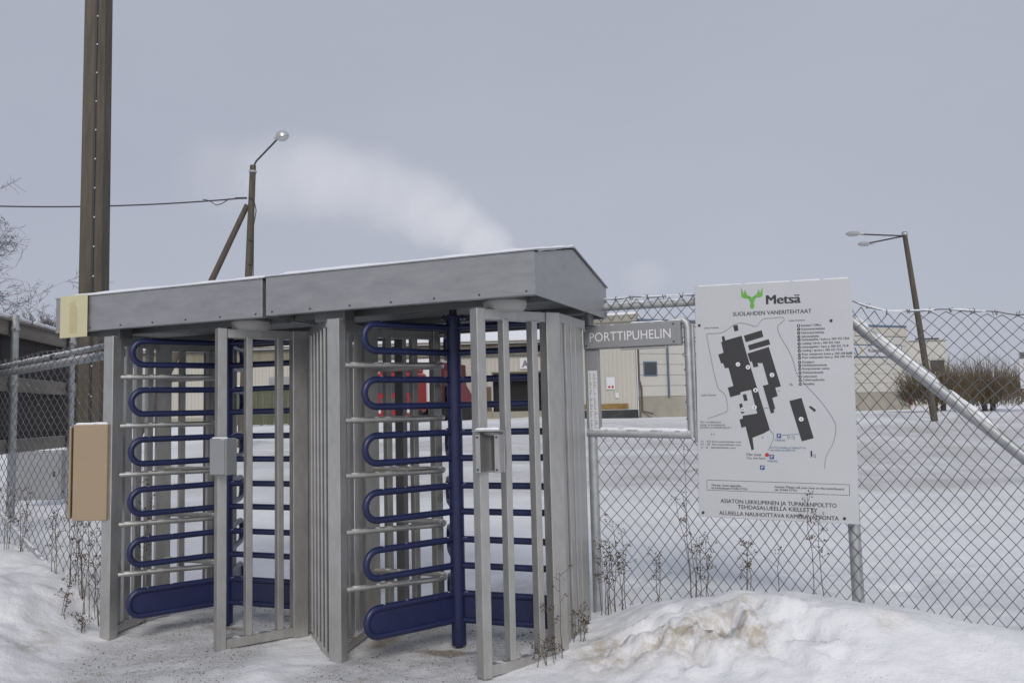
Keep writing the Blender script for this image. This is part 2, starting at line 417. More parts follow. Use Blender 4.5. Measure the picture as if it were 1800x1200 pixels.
# brownish ice that shows in the broken crust of the bank, and the driven yard beyond the fence
_yr = np.interp(GX, [-0.4, 0.45, 1.35, 2.0, 2.85, 4.5], [4.75, 5.22, 5.05, 4.86, 4.62, 4.2])
stain = np.exp(-((GY - _yr + 0.30) / 0.24) ** 2) * sstep(0.15, 0.5, GX) * sstep(2.6, 1.5, GX) * sstep(0.44, 0.62, fbm(GX * 2.4 + 3, GY * 3.4, 51, 5))
stain = np.maximum(stain, 0.55 * sstep(0.60, 0.70, fbm(GX * 3.2, GY * 3.2, 61, 5)) * sstep(-2.6, -3.0, GX) * sstep(6.4, 5.6, GY))
_far = sstep(14, 20, GY) * sstep(46, 34, GY) * sstep(7, 13, GX)
stain = np.maximum(stain, _far * sstep(0.60, 0.68, fbm(GX * 0.9, GY * 0.9, 81, 4)))
at_ = gm.attributes.new('stain', 'FLOAT', 'POINT'); at_.data.foreach_set('value', stain.ravel().astype(np.float32))
yard = sstep(8.5, 13, GY) * sstep(48, 30, GY) * sstep(22, 9, np.abs(GX - 0.15 * GY)) * (0.35 + 0.9 * sstep(0.42, 0.6, fbm(GX * 0.07, GY * 0.55, 71, 3)))
at_ = gm.attributes.new('yard', 'FLOAT', 'POINT'); at_.data.foreach_set('value', yard.ravel().astype(np.float32))

_u, _v = w2l(GX, GY)
sand = np.exp(-((_u + 0.02) / 0.20) ** 2 - ((_v + 0.12) / 0.07) ** 2) * 1.3 + np.exp(-((_u + 0.55) / 0.10) ** 2 - ((_v + 0.02) / 0.22) ** 2) + 0.8 * np.exp(-((_u + 1.80) / 0.22) ** 2 - ((_v + 0.06) / 0.08) ** 2)
sand = np.clip(sand * (0.35 + 1.2 * fbm(GX * 9, GY * 9, 91, 4)), 0, 1)
at_ = gm.attributes.new('sand', 'FLOAT', 'POINT'); at_.data.foreach_set('value', sand.ravel().astype(np.float32))
def snow_material():
    m = bpy.data.materials.new('snow'); m.use_nodes = True
    n, l = m.node_tree.nodes, m.node_tree.links; b = n['Principled BSDF']
    b.inputs['Roughness'].default_value = 0.7; b.inputs['Specular IOR Level'].default_value = 0.25
    co = n.new('ShaderNodeTexCoord')
    def noise(scale, detail=5, rough=0.6):
        q = n.new('ShaderNodeTexNoise'); q.inputs['Scale'].default_value = scale; q.inputs['Detail'].default_value = detail; q.inputs['Roughness'].default_value = rough
        l.new(co.outputs['Object'], q.inputs['Vector']); return q.outputs['Fac']
    def rng(src, a, b2, c=0.0, d=1.0):
        q = n.new('ShaderNodeMapRange'); q.inputs[1].default_value = a; q.inputs[2].default_value = b2; q.inputs[3].default_value = c; q.inputs[4].default_value = d
        l.new(src, q.inputs[0]); return q.outputs[0]
    def mul(p, q):
        k = n.new('ShaderNodeMath'); k.operation = 'MULTIPLY'
        for i, s in enumerate((p, q)):
            if isinstance(s, float): k.inputs[i].default_value = s
            else: l.new(s, k.inputs[i])
        return k.outputs[0]
    def mix(f, a, b2):
        k = n.new('ShaderNodeMix'); k.data_type = 'RGBA'
        if isinstance(f, float): k.inputs[0].default_value = f
        else: l.new(f, k.inputs[0])
        for i, s in ((6, a), (7, b2)):
            if isinstance(s, tuple): k.inputs[i].default_value = (*s, 1)
            else: l.new(s, k.inputs[i])
        return k.outputs[2]
    def attr(nm):
        k = n.new('ShaderNodeAttribute'); k.attribute_name = nm; return k.outputs['Fac']
    clean = mix(rng(noise(2.5), 0.35, 0.65), (0.75, 0.76, 0.785), (0.83, 0.838, 0.855))
    g = attr('grit')
    packed = mix(rng(noise(5.0), 0.3, 0.7), (0.47, 0.472, 0.48), (0.64, 0.645, 0.66))
    c = mix(mul(g, 0.9), clean, packed)
    # grit: little brown stones scattered over the trodden snow
    vo = n.new('ShaderNodeTexVoronoi'); vo.inputs['Scale'].default_value = 85; l.new(co.outputs['Object'], vo.inputs['Vector'])
    speck = mul(rng(vo.outputs['Distance'], 0.34, 0.22), rng(noise(6.0, 3), 0.36, 0.54))
    c = mix(mul(speck, rng(g, 0.25, 0.8)), c, (0.17, 0.145, 0.115))
    vo2 = n.new('ShaderNodeTexVoronoi'); vo2.inputs['Scale'].default_value = 30; l.new(co.outputs['Object'], vo2.inputs['Vector'])
    c = mix(mul(rng(vo2.outputs['Distance'], 0.16, 0.10), rng(noise(1.3, 4), 0.52, 0.66)), c, (0.22, 0.19, 0.15))
    # sand patches
    c = mix(mul(rng(noise(2.1, 6, 0.7), 0.60, 0.68), rng(g, 0.5, 0.95)), c, (0.27, 0.23, 0.17))
    c = mix(mul(rng(attr('sand'), 0.25, 0.7), rng(noise(60, 4, 0.7), 0.3, 0.6, 0.45, 1.0)), c, (0.21, 0.175, 0.125))
    c = mix(mul(attr('stain'), rng(noise(14, 6, 0.7), 0.36, 0.6)), c, (0.44, 0.395, 0.32))
    c = mix(mul(attr('yard'), rng(noise(0.9, 6, 0.7), 0.3, 0.75, 0.25, 0.8)), c, (0.40, 0.395, 0.38))
    l.new(c, b.inputs['Base Color'])
    b1 = n.new('ShaderNodeBump'); b1.inputs['Strength'].default_value = 0.5; b1.inputs['Distance'].default_value = 0.03; l.new(noise(16, 6, 0.65), b1.inputs['Height'])
    b2 = n.new('ShaderNodeBump'); b2.inputs['Strength'].default_value = 0.45; b2.inputs['Distance'].default_value = 0.008; l.new(noise(90, 4, 0.6), b2.inputs['Height'])
    l.new(b1.outputs[0], b2.inputs['Normal']); l.new(b2.outputs[0], b.inputs['Normal'])
    return m
ground = obj('snow_ground', gm, snow_material())
tag(ground, 'trodden and ploughed snow that covers the whole site', kind='structure')
def gz(x, y): return float(ground_h(np.array([x]), np.array([y]))[0])

# loose grit on the trodden snow (too many small stones to count)
gmb = MB(); rd = random.Random(5)
k = 0
while k < 1900:
    x, y = rd.uniform(-3.0, 0.9), rd.uniform(4.2, 6.9)
    if rd.random() > float(grit_m(x, y)) ** 1.5: continue
    s = rd.uniform(0.002, 0.0055) * (1 if rd.random() < 0.97 else 1.7)
    gmb.blob((x, y, gz(x, y) + s * 0.2), (s, s * rd.uniform(0.7, 1.2), s * 0.7), k, 5, 3, 0.3); k += 1
tag(gmb.build('grit', 'grit'), 'brown sanding grit scattered over the trodden snow in the entrances', 'grit', kind='stuff')

# ------------------------------------------------------------------ the two full-height turnstiles
def snow_line(pts, w, seed, lift=0.0, gaps=0.25, step=0.03):
    """a bumpy cord of snow lying along the top of a rail"""
    rd = random.Random(seed); P = [Vector(p) for p in pts]; out = MB(); run = []
    for a, b in zip(P[:-1], P[1:]):
        n = max(2, int((b - a).length / step))
        for i in range(n):
            run.append(a.lerp(b, i / n))
    run.append(P[-1])
    seg = []; rs = []; on = True; left = rd.randint(6, 25)
    def flush():
        if len(seg) > 2:
            for _ in range(2): rs[1:-1] = [(rs[i - 1] + 2 * rs[i] + rs[i + 1]) / 4 for i in range(1, len(rs) - 1)]
            rs[0] = rs[-1] = 0.002; out.tube(seg, rs, 6)
    for p in run:
        left -= 1
        if left <= 0:
            if on: flush(); seg.clear(); rs.clear(); on = rd.random() > gaps; left = rd.randint(3, 10) if not on else rd.randint(8, 30)
            else: on = True; left = rd.randint(8, 30)
        if on:
            seg.append(p + Vector((0, 0, lift + rd.uniform(-0.1, 0.1) * w))); rs.append(w * rd.uniform(0.65, 1.15))
    flush()
    return out

ROOF_U0, ROOF_U1, ROOF_V0, ROOF_V1, RIDGE_V = -1.032, 0.80, -0.60, 0.88, 0.116
Z_B, Z_F, Z_RIDGE = 2.17, 2.416, 2.553
TOPS = [2.08, 1.74, 1.40, 1.06, 0.72]
ARM_R, TUBE = 0.66, 0.021
CAGE = [(0.42, -0.54), (0.515, -0.387), (0.627, -0.208), (0.70, -0.09)]
CAGE2 = [(0.722, 0.03), (0.728, 0.145), (0.727, 0.26), (0.72, 0.375), (0.708, 0.49)]
REAR2 = [(-0.712, -0.04), (-0.700, -0.16), (-0.670, -0.28), (-0.630, -0.40)]

def loop_mesh(plate=False):
    h = 0.165; r = h / 2; x1 = ARM_R - r
    pts = [(0.03, 0, 0), (x1 * 0.5, 0, 0), (x1, 0, 0)]
    for k in range(1, 12):
        a = math.pi / 2 - math.pi * k / 12; pts.append((x1 + r * math.cos(a), 0, -r + r * math.sin(a)))
    pts += [(x1, 0, -h), (x1 * 0.5, 0, -h), (0.03, 0, -h)]
    mb = MB().tube(pts, TUBE, 12)
    if plate:
        ol = [(0.03, -0.004), (x1, -0.004)] + [(x1 + (r - 0.004) * math.cos(math.pi / 2 - math.pi * k / 12), -r + (r - 0.004) * math.sin(math.pi / 2 - math.pi * k / 12)) for k in range(1, 12)] + [(x1, -h + 0.004), (0.03, -h + 0.004)]
        n = len(ol)
        mb.add([(x, -0.005, z) for x, z in ol] + [(x, 0.005, z) for x, z in ol], [tuple(range(n)), tuple(reversed(range(n, 2 * n)))])
    return mb.mesh('arm', True)

def make_turnstile():
    t = empty('turnstile')
    # rotor
    sh = MB().tube([(0, 0, 0.06), (0, 0, 2.135)], 0.047, 24)
    rotor = sh.build('rotor', 'blue_paint', t, True)
    MB().lathe([(0.078, 2.135), (0.082, 2.139), (0.082, 2.150), (0.078, 2.154)], 24).build('flange', 'blue_paint', rotor, True)
    MB().tube([(0, 0, 0.02), (0, 0, 0.062)], 0.022, 12).build('pivot', 'dark_steel', rotor, True)
    MB().tube([(0, 0, 2.15), (0, 0, 2.20)], 0.025, 12).build('bearing', 'dark_steel', rotor, True)
    bm = MB().tube([(0, 0, -0.02), (0, 0, 0.02)], 0.007, 6).mesh('flange_bolt')
    for k in range(8):
        a = k * math.pi / 4; obj('flange_bolt', bm, 'dark_steel', rotor).location = (0.066 * math.cos(a), 0.066 * math.sin(a), 2.145)
    lm, km = loop_mesh(), loop_mesh(True)
    for deg in (241, 1, 121):
        for zt in TOPS:
            o = obj('arm', lm, 'blue_paint', rotor); o.location = (0, 0, zt); o.rotation_euler = (0, 0, R(deg))
        o = obj('kick_plate', km, 'blue_paint', rotor); o.location = (0, 0, 0.38); o.rotation_euler = (0, 0, R(deg))
    # fixed hairpin bars that the arms pass between
    P = [(-0.525, -0.50), (-0.36, -0.32), (-0.235, -0.185)]
    cx, cy = -0.165, -0.02
    bend = [(-0.16, -0.105), (-0.112, -0.045), (-0.10, 0.005), (-0.12, 0.055), (-0.18, 0.088)]
    Q = [(-0.28, 0.098), (-0.45, 0.10), (-0.68, 0.09)]
    hm = MB().tube([(x, y, 0) for x, y in P + bend + Q], 0.0185, 12).mesh('barrier_bar', True)
    for z in (1.838, 1.495, 1.155, 0.812, 0.47):
        o = obj('barrier_bar', hm, 'aluminium', t); o.location = (0, 0, z)
    # posts and slats
    def slat(u, v, rot, w, d, z0, z1, name='slat', m='aluminium'):
        o = obj(name, slat_mesh(w, d, z1 - z0), m, t); o.location = (u, v, z0); o.rotation_euler = (0, 0, rot); return o
    cache = {}
    def slat_mesh(w, d, h):
        if (w, d, h) not in cache: cache[(w, d, h)] = MB().box((0, 0, h / 2), (w, d, h), 0, 0.004).mesh('slat')
        return cache[(w, d, h)]
    ang = math.atan2(CAGE[3][1] - CAGE[0][1], CAGE[3][0] - CAGE[0][0])
    for s in (1, -1):
        # angled cage: end post, two slats, wide post; the rear-left one is the front-right one turned by half a turn
        slat(s * CAGE[0][0], s * CAGE[0][1], ang, 0.06, 0.075, 0.055, 2.125, 'end_post')
        for q in CAGE[1:3]: slat(s * q[0], s * q[1], ang, 0.042, 0.062, 0.12, 2.07)
        slat(s * CAGE[3][0], s * CAGE[3][1], ang, 0.105, 0.075, 0.05, 2.125, 'wide_post')
        d = Vector((math.cos(ang), math.sin(ang)))
        a0 = Vector(CAGE[0]) + d * 0.031; a1 = Vector(CAGE[3]) - d * 0.05
        for z, nm in ((2.092, 'top_rail'), (0.09, 'bottom_rail')):
            MB().beam((s * a0.x, s * a0.y, z), (s * a1.x, s * a1.y, z), 0.055, 0.062, 0.004).build(nm, 'aluminium', t)
    for q in CAGE2: slat(q[0], q[1], R(92), 0.092, 0.018, 0.10, 2.08)
    for q in REAR2: slat(q[0], q[1], R(100), 0.07, 0.03, 0.10, 2.08)
    MB().beam((0.712, -0.03, 0.085), (0.705, 0.55, 0.085), 0.05, 0.05).build('bottom_rail', 'aluminium', t)
    MB().beam((0.712, -0.03, 2.10), (0.705, 0.55, 2.10), 0.05, 0.06).build('top_rail', 'aluminium', t)
    MB().beam((-0.71, 0.03, 2.10), (-0.60, -0.47, 2.10), 0.05, 0.06).build('top_rail', 'aluminium', t)
    MB().beam((-0.71, 0.03, 0.085), (-0.60, -0.47, 0.085), 0.05, 0.05).build('bottom_rail', 'aluminium', t)
    # front-left and rear-right posts
    slat(-0.547, -0.534, 0.0, 0.088, 0.075, 0.05, 2.125, 'front_post')
    slat(0.52, 0.62, 0.0, 0.088, 0.075, 0.05, 2.165, 'rear_post')
    slat(-0.80, 0.70, 0.0, 0.07, 0.07, 0.05, 2.165, 'rear_post', 'aluminium_shaded')
    MB().box((-0.60, -0.47, 2.15), (0.22, 0.11, 0.07)).build('header', 'aluminium_shaded', t)
    MB().beam((-0.40, 0.56, 2.135), (0.70, 0.62, 2.135), 0.05, 0.07).build('header', 'aluminium_shaded', t)
    MB().beam((-1.0, 0.72, 2.13), (-0.44, 0.72, 2.13), 0.05, 0.07).build('header', 'aluminium_shaded', t)
    # canopy: fascias, gable ends, roof sheets, soffit
    U0, U1, V0, V1 = ROOF_U0, ROOF_U1, ROOF_V0, ROOF_V1
    MB().box(((U0 + U1) / 2, V0 + 0.006, (Z_B + Z_F) / 2), (U1 - U0, 0.012, Z_F - Z_B), 0, 0.003).build('front_fascia', 'sheet_zinc', t)
    MB().box(((U0 + U1) / 2, V1 - 0.006, (Z_B + Z_F - 0.02) / 2), (U1 - U0, 0.012, Z_F - Z_B - 0.02), 0, 0.003).build('rear_fascia', 'sheet_zinc', t)
    for u in (U0 + 0.005, U1 - 0.005):
        prof = [(V0 + 0.012, Z_B), (V1 - 0.012, Z_B), (V1 - 0.012, Z_F - 0.022), (RIDGE_V, Z_RIDGE - 0.008), (V0 + 0.012, Z_F - 0.006)]
        n = len(prof)
        MB().add([(u - 0.004, v, z) for v, z in prof] + [(u + 0.004, v, z) for v, z in prof],
                 [tuple(range(n)), tuple(reversed(range(n, 2 * n)))] + [(i, n + i, n + (i + 1) % n, (i + 1) % n) for i in range(n)]).build('gable_end', 'sheet_zinc', t)
    MB().slab([(U0 - .004, V0 - 0.004, Z_F), (U1 + .012, V0 - 0.004, Z_F), (U1 + .012, RIDGE_V, Z_RIDGE), (U0 - .004, RIDGE_V, Z_RIDGE)], 0.008).build('roof_sheet', 'sheet_zinc', t)
    MB().slab([(U0 - .004, RIDGE_V + .001, Z_RIDGE), (U1 + .012, RIDGE_V + .001, Z_RIDGE), (U1 + .012, V1 + 0.01, Z_F - 0.024), (U0 - .004, V1 + 0.01, Z_F - 0.024)], 0.008).build('roof_sheet', 'sheet_zinc', t)
    MB().box(((U0 + U1) / 2, (V0 + V1) / 2, 2.205), (U1 - U0 - 0.03, V1 - V0 - 0.04, 0.008)).build('soffit', 'aluminium_shaded', t)
    MB().box(((U0 + U1) / 2, V0 + 0.035, Z_B + 0.004), (U1 - U0 - 0.02, 0.045, 0.006)).build('fascia_return', 'sheet_zinc', t)
    for v in (-0.30, 0.40):
        MB().box(((U0 + U1) / 2, v, 2.182), (U1 - U0 - 0.04, 0.05, 0.036)).build('ceiling_rib', 'aluminium_shaded', t)
    rv = MB().tube([(0, -0.004, 0), (0, 0.002, 0)], 0.006, 8).mesh('rivet')
    for k in range(7):
        obj('rivet', rv, 'dark_steel', t).location = (U0 + 0.05 + k * (U1 - U0 - 0.10) / 6, V0, Z_B + 0.022)
    # round ceiling lamp (off)
    lamp = MB().lathe([(0.128, 2.20), (0.132, 2.165), (0.124, 2.135), (0.105, 2.118), (0.06, 2.110)], 28, (0.52, -0.36, 0)).build('ceiling_lamp', 'diffuser', t, True)
    MB().lathe([(0.136, 2.202), (0.138, 2.182), (0.134, 2.172)], 28, (0.52, -0.36, 0)).build('rim', 'aluminium_shaded', lamp, True)
    MB().beam((-0.25, -0.1, 2.188), (0.42, -0.33, 2.188), 0.02, 0.018).build('conduit', 'aluminium_shaded', t)
    # snow on the roof
    sg = MB(); NU, NV = 46, 10
    for side, (va, vb, za, zb) in enumerate(((V0 + 0.05, RIDGE_V, Z_F + 0.017, Z_RIDGE + 0.008), (RIDGE_V, V1, Z_RIDGE + 0.008, Z_F - 0.016))):
        V = []; F = []
        for j in range(NV + 1):
            for i in range(NU + 1):
                u = U0 + 0.004 + (U1 - U0 - 0.008) * i / NU; s = j / NV
                edge = min(1, min(i, NU - i) / 1.5) * (min(1, (j if side == 0 else NV - j) / 1.0))
                hh = (0.004 + 0.022 * float(fbm(np.array(u * 7.0), np.array(s * 3.0 + side * 9), 77, 3))) * edge
                V.append((u, va + (vb - va) * s, za + (zb - za) * s + hh))
        for j in range(NV):
            for i in range(NU):
                a = j * (NU + 1) + i; F.append((a, a + 1, a + NU + 2, a + NU + 1))
        sg.add(V, F)
    snow_b = snow_line([(U0 + 0.02, V0 + 0.004, Z_F + 0.006), (U1 - 0.02, V0 + 0.004, Z_F + 0.006)], 0.004, 3, 0, 0.75, 0.02)
    sg.add(snow_b.v, snow_b.f)
    sg.add(*[(q.v, q.f) for q in [snow_line([(U1, V0 + 0.05, Z_F + 0.014), (U1, RIDGE_V, Z_RIDGE + 0.012)], 0.012, 9, 0, 0.1, 0.03)]][0])
    sg.build('roof_snow', 'snow_cover', t, True)
    return t

ts = make_turnstile()
ts.location = (S2[0], S2[1], 0.012); ts.rotation_euler = (0, 0, -TH)
tag(ts, 'full-height turnstile with blue arms nearest the call-point sign', 'turnstile', 'full-height turnstiles at the gate')
ts1 = copy_tree(ts)
ts1.location = (S1[0], S1[1], 0.006); ts1.rotation_euler = (0, 0, -TH)
tag(ts1, 'full-height turnstile with blue arms beside the beige cabinet and faded yellow plate', 'turnstile', 'full-height turnstiles at the gate')

def row_empty(name, u, v, z=0.0, S=S2):
    x, y = l2w(u, v, S); return empty(name, (x, y, z), -TH)

# slatted screen that closes the gap between the two units
scr = row_empty('slat_screen', -0.62, -0.50, 0.05)
sm = MB().box((0, 0, 0.99), (0.070, 0.018, 1.98), 0, 0.004).mesh('slat')
for k in range(5):
    o = obj('slat', sm, 'aluminium', scr); o.location = (-0.035 - 0.088 * k, 0.02 + 0.088 * k, 0.06); o.rotation_euler = (0, 0, R(100))
MB().beam((0, 0, 0.035), (-0.45, 0.46, 0.035), 0.045, 0.05).build('bottom_rail', 'aluminium', scr)
MB().beam((0, 0, 2.07), (-0.45, 0.46, 2.07), 0.045, 0.06).build('top_rail', 'aluminium', scr)
tag(scr, 'narrow aluminium slat screen closing the gap between the two turnstiles', 'screen')

# card readers
r1 = row_empty('card_reader', 0.475, -0.56, 1.175, S1)
MB().box((0.0, -0.02, 0.118), (0.135, 0.10, 0.235), 0, 0.004).build('housing', 'grey_panel', r1)
MB().box((0.0, -0.074, 0.118), (0.118, 0.006, 0.222), 0, 0.002).build('cover', 'grey_panel', r1)
MB().box((-0.083, -0.012, 0.118), (0.03, 0.004, 0.235)).build('mounting_flange', 'aluminium', r1)
scm = MB().tube([(0, -0.005, 0), (0, 0.003, 0)], 0.006, 8).mesh('screw')
for z in (0.02, 0.118, 0.215): obj('screw', scm, 'dark_steel', r1).location = (-0.083, -0.014, z)
sl = snow_line([(-0.065, -0.05, 0.238), (0.065, -0.05, 0.238)], 0.007, 4, 0, 0.1, 0.012); sl.build('snow', 'snow_cover', r1, True)
tag(r1, 'closed grey card reader box on the end post of the left turnstile', 'card reader')
r2 = row_empty('card_reader', 0.50, -0.585, 1.20)
MB().box((0.0, 0.03, 0.115), (0.155, 0.012, 0.23), 0, 0.003).build('back_plate', 'aluminium', r2)
for s in (-1, 1):
    MB().box((s * 0.058, -0.008, 0.11), (0.030, 0.066, 0.215), 0, 0.003).build('side_cheek', 'aluminium', r2)
cur = MB(); prof = [(-0.044, -0.035)] + [(-0.044 + 0.088 * k / 8, -0.035 + 0.05 * math.sin(math.pi * k / 8)) for k in range(1, 8)] + [(0.044, -0.035), (0.044, 0.022), (-0.044, 0.022)]
cur.prism(prof, 0.012, 0.205); cur.build('curved_recess', 'aluminium_shaded', r2, False)
MB().slab([(-0.085, -0.055, 0.232), (0.085, -0.055, 0.232), (0.085, 0.04, 0.222), (-0.085, 0.04, 0.222)], 0.008).build('hood', 'aluminium', r2)
snow_line([(-0.075, -0.03, 0.243), (0.075, -0.03, 0.243)], 0.012, 8, 0, 0.0, 0.014).build('snow', 'snow_cover', r2, True)
for sx in (-0.058, 0.058):
    for z in (0.02, 0.2): obj('screw', scm, 'dark_steel', r2).location = (sx, -0.041, z)
tag(r2, 'open hooded card reader with a curved recess on the right turnstile', 'card reader')

# faded yellow plate with an extinguisher pictogram, on the left end of the canopy
ys = row_empty('extinguisher_plate', ROOF_U0 + 0.065, ROOF_V0 - 0.016, 2.135, S1)
W_, H_ = 0.265, 0.30
MB().box((W_ / 2, 0, H_ / 2), (W_, 0.006, H_), 0, 0.002).build('plate', 'yellow_print', ys)
ext = [(-0.036, 0.03), (0.036, 0.03), (0.036, 0.205), (0.028, 0.222), (0.010, 0.232), (0.010, 0.245), (0.022, 0.252), (0.006, 0.258), (-0.012, 0.254), (-0.040, 0.236), (-0.046, 0.222), (-0.036, 0.226), (-0.012, 0.243), (-0.010, 0.232), (-0.028, 0.222), (-0.036, 0.205)]
MB().add([(W_ / 2 + x, -0.0042, z) for x, z in ext], [tuple(range(len(ext)))]).build('pictogram', 'tan_print', ys)
tag(ys, 'faded yellow plate with a fire extinguisher pictogram on the canopy end', 'sign')

# beige cabinet left of the turnstiles
cb = empty('cabinet', (-2.935, 5.77, 0.86), R(-3))
MB().box((0, 0.0, 0.33), (0.245, 0.03, 0.66), 0, 0.004).build('door', 'beige_paint', cb)
MB().box((-0.147, 0.05, 0.33), (0.014, 0.12, 0.63), 0, 0.003).build('side_panel', 'beige_paint', cb)
MB().box((-0.01, 0.10, 0.33), (0.25, 0.10, 0.62)).build('interior', 'maroon_inside', cb)
MB().box((-0.131, 0.03, 0.40), (0.012, 0.03, 0.02)).build('hinge', 'galvanised', cb)
MB().box((-0.131, 0.03, 0.22), (0.012, 0.03, 0.02)).build('hinge', 'galvanised', cb)
snow_line([(-0.115, 0.0, 0.664), (0.115, 0.0, 0.664)], 0.009, 12, 0, 0.0, 0.015).build('snow', 'snow_cover', cb, True)
tag(cb, 'beige metal cabinet hanging at the left side of the turnstiles', 'cabinet')

# ------------------------------------------------------------------ chain-link fences
def chain_link(a, b, ztop, zbot, w=0.0385, hh=0.051, r=0.0029, holes=(), seed=1, wob=0.006, zref=2.3):
    """zigzag strands hooked into each other between ground points a and b; ztop/zbot are functions of the run length s"""
    A, B = Vector((a[0], a[1], 0)), Vector((b[0], b[1], 0)); L = (B - A).length; d = (B - A) / L; nrm = Vector((-d.y, d.x, 0))
    mb = MB(); n = int(L / w)
    K = int(2.5 / hh); S = np.array([[w * (i + ((k + i) % 2)) for k in range(K)] for i in range(n)]); Z = np.array([[zref - k * hh for k in range(K)] for i in range(n)])
    DS = wob * 6 * (fbm(S * 2.0, Z * 2.0, seed, 2) - 0.5); DZ = wob * 8 * (fbm(S * 1.7 + 40, Z * 1.7, seed + 9, 2) - 0.5)
    OF = 0.02 * (fbm(S * 0.9, Z * 0.9 + 20, seed + 5, 2) - 0.5)
    for i in range(n):
        run = []; zb = zbot(i * w)
        for k in range(K):
            s, z = S[i, k], Z[i, k]
            sag = (ztop(s) - zref) * max(0.0, min(1.0, (z - 0.3) / (zref - 0.3))) ** 1.5
            zz = z + sag + (DZ[i, k] if k else 0)
            hit = zz < zb or any(s0 < (i + 0.5) * w < s1 and z0 < zz < z1 for s0, s1, z0, z1 in holes)
            if hit:
                if len(run) > 1: mb.tube(run, r, 4, cap=False)
                run = []
            else:
                run.append(A + d * (s + DS[i, k]) + nrm * (OF[i, k] + 0.0024 * (1 if (k + i) % 2 else -1)) + Vector((0, 0, zz)))
        if len(run) > 1: mb.tube(run, r, 4, cap=False)
    return mb

FX, FY = 0.556, 5.90                  # corner post of the right-hand fence
FD = (CU, -SU)
def fr(s, z, off=0.0): return (FX + FD[0] * s + SU * off, FY + FD[1] * s + CU * off, z)
TOPS_S = ([0, 0.7, 1.25, 1.62, 1.78, 1.95, 2.15, 2.35, 2.64, 4.2], [2.315, 2.30, 2.29, 2.25, 2.165, 2.10, 2.095, 2.085, 2.04, 2.0])
ft = lambda s: float(np.interp(s, *TOPS_S))
fence_r = empty('chain_link_fence', (0, 0, 0))
chain_link(fr(0.05, 0)[:2], fr(4.1, 0)[:2], lambda s: ft(s + 0.05) - 0.004, lambda s: gz(*fr(s, 0)[:2]) - 0.05, holes=((-0.1, 0.62, 1.375, 2.14),), seed=2, wob=0.010).build('wire_mesh', 'wire', fence_r)
def cpost(mb, s, z0, z1, r, off=0.0): return mb.tube([fr(s, z0, off), fr(s, z1, off)], r, 16)
cpost(MB(), 0.0, -0.1, 2.43, 0.034).build('post', 'galvanised', fence_r, True)
MB().lathe([(0.043, 0), (0.045, 0.012), (0.036, 0.03)], 16, fr(0, 2.425)).build('post_cap', 'dark_steel', fence_r, True)
MB().blob((FX, FY, 2.462), (0.05, 0.05, 0.018), 4, 12, 5, 0.08).build('snow', 'snow_cover', fence_r, True)
cpost(MB(), 1.685, -0.1, 2.27, 0.037, 0.04).build('post', 'galvanised', fence_r, True)
cpost(MB(), 4.0, -0.1, 2.05, 0.034, 0.03).build('post', 'galvanised', fence_r, True)
MB().tube([fr(0.075, 2.262, 0.03), fr(1.70, 2.245, 0.03)], 0.027, 14).build('top_rail', 'galvanised', fence_r, True)
MB().box(fr(0.045, 2.262, 0.02), (0.05, 0.03, 0.04), -TH).build('rail_clamp', 'galvanised', fence_r)
snow_line([fr(0.15, 2.286, 0.03), fr(0.66, 2.281, 0.03)], 0.013, 21, 0, 0.2).build('snow', 'snow_cover', fence_r, True)
# top selvage wire
MB().tube([fr(s, ft(s) + 0.004 + 0.006 * math.sin(s * 23), 0.0) for s in np.arange(0.0, 4.1, 0.045)], 0.0036, 5).build('selvage_wire', 'wire', fence_r, True)
tk = MB(); rdw = random.Random(3)
for s in np.arange(0.08, 4.1, 0.117):
    z = ft(s)
    for q in range(3):
        a = rdw.uniform(0, 6.28); tk.tube([fr(s + rdw.uniform(-.012, .012), z - 0.012, 0), fr(s + 0.016 * math.cos(a), z + 0.010 + 0.014 * rdw.random(), 0.012 * math.sin(a))], 0.0026, 4)
tag(tk.build('twisted_ends', 'wire', fence_r), kind='stuff')
snow_line([fr(s, ft(s) + 0.008, 0.0) for s in np.arange(0.02, 4.1, 0.06)], 0.0055, 23, 0, 0.93, 0.02).build('snow', 'snow_cover', fence_r, True)
# diagonal brace: from the sign post down to the right
b0, b1 = Vector(fr(1.72, 2.085, 0.075)), Vector(fr(3.60, 0.28, 0.075))
MB().tube([b0, b1], 0.037, 18).build('brace', 'galvanised', fence_r, True)
bd = (b1 - b0).normalized()
snow_line([b0 + bd * 0.03 + Vector((0, -0.006, 0.031)), b0 + bd * 1.12 + Vector((0, -0.006, 0.031))], 0.026, 31, 0.004, 0.06, 0.035).build('snow', 'snow_cover', fence_r, True)
tag(fence_r, 'chain-link fence with a sagging top and diagonal pipe brace right of the turnstiles', 'fence')

# left-hand fence
LA, LB = (-2.90, 6.02), (-6.3, 9.07)
Ld = (Vector((*LB, 0)) - Vector((*LA, 0))); LL = Ld.length; Ld.normalize(); Ln = Vector((-Ld.y, Ld.x, 0))
def fl(s, z, off=0.0): p = Vector((*LA, 0)) + Ld * s - Ln * off; return (p.x, p.y, z)   # off > 0: away from the camera
fence_l = empty('chain_link_fence', (0, 0, 0))
zt_l = lambda s: 2.115 - 0.012 * s
chain_link(LA, LB, zt_l, lambda s: gz(*fl(s, 0)[:2]) - 0.05, w=0.070, hh=0.058, r=0.0027, seed=6, wob=0.003).build('wire_mesh', 'wire', fence_l)
MB().tube([fl(-0.02, 2.035, 0.06), fl(LL, 1.985, 0.06)], 0.029, 14).build('rail', 'galvanised', fence_l, True)
MB().tube([fl(-0.02, 2.105, 0.03), fl(1.27, 2.085, 0.03)], 0.017, 12).build('upper_rail', 'galvanised', fence_l, True)
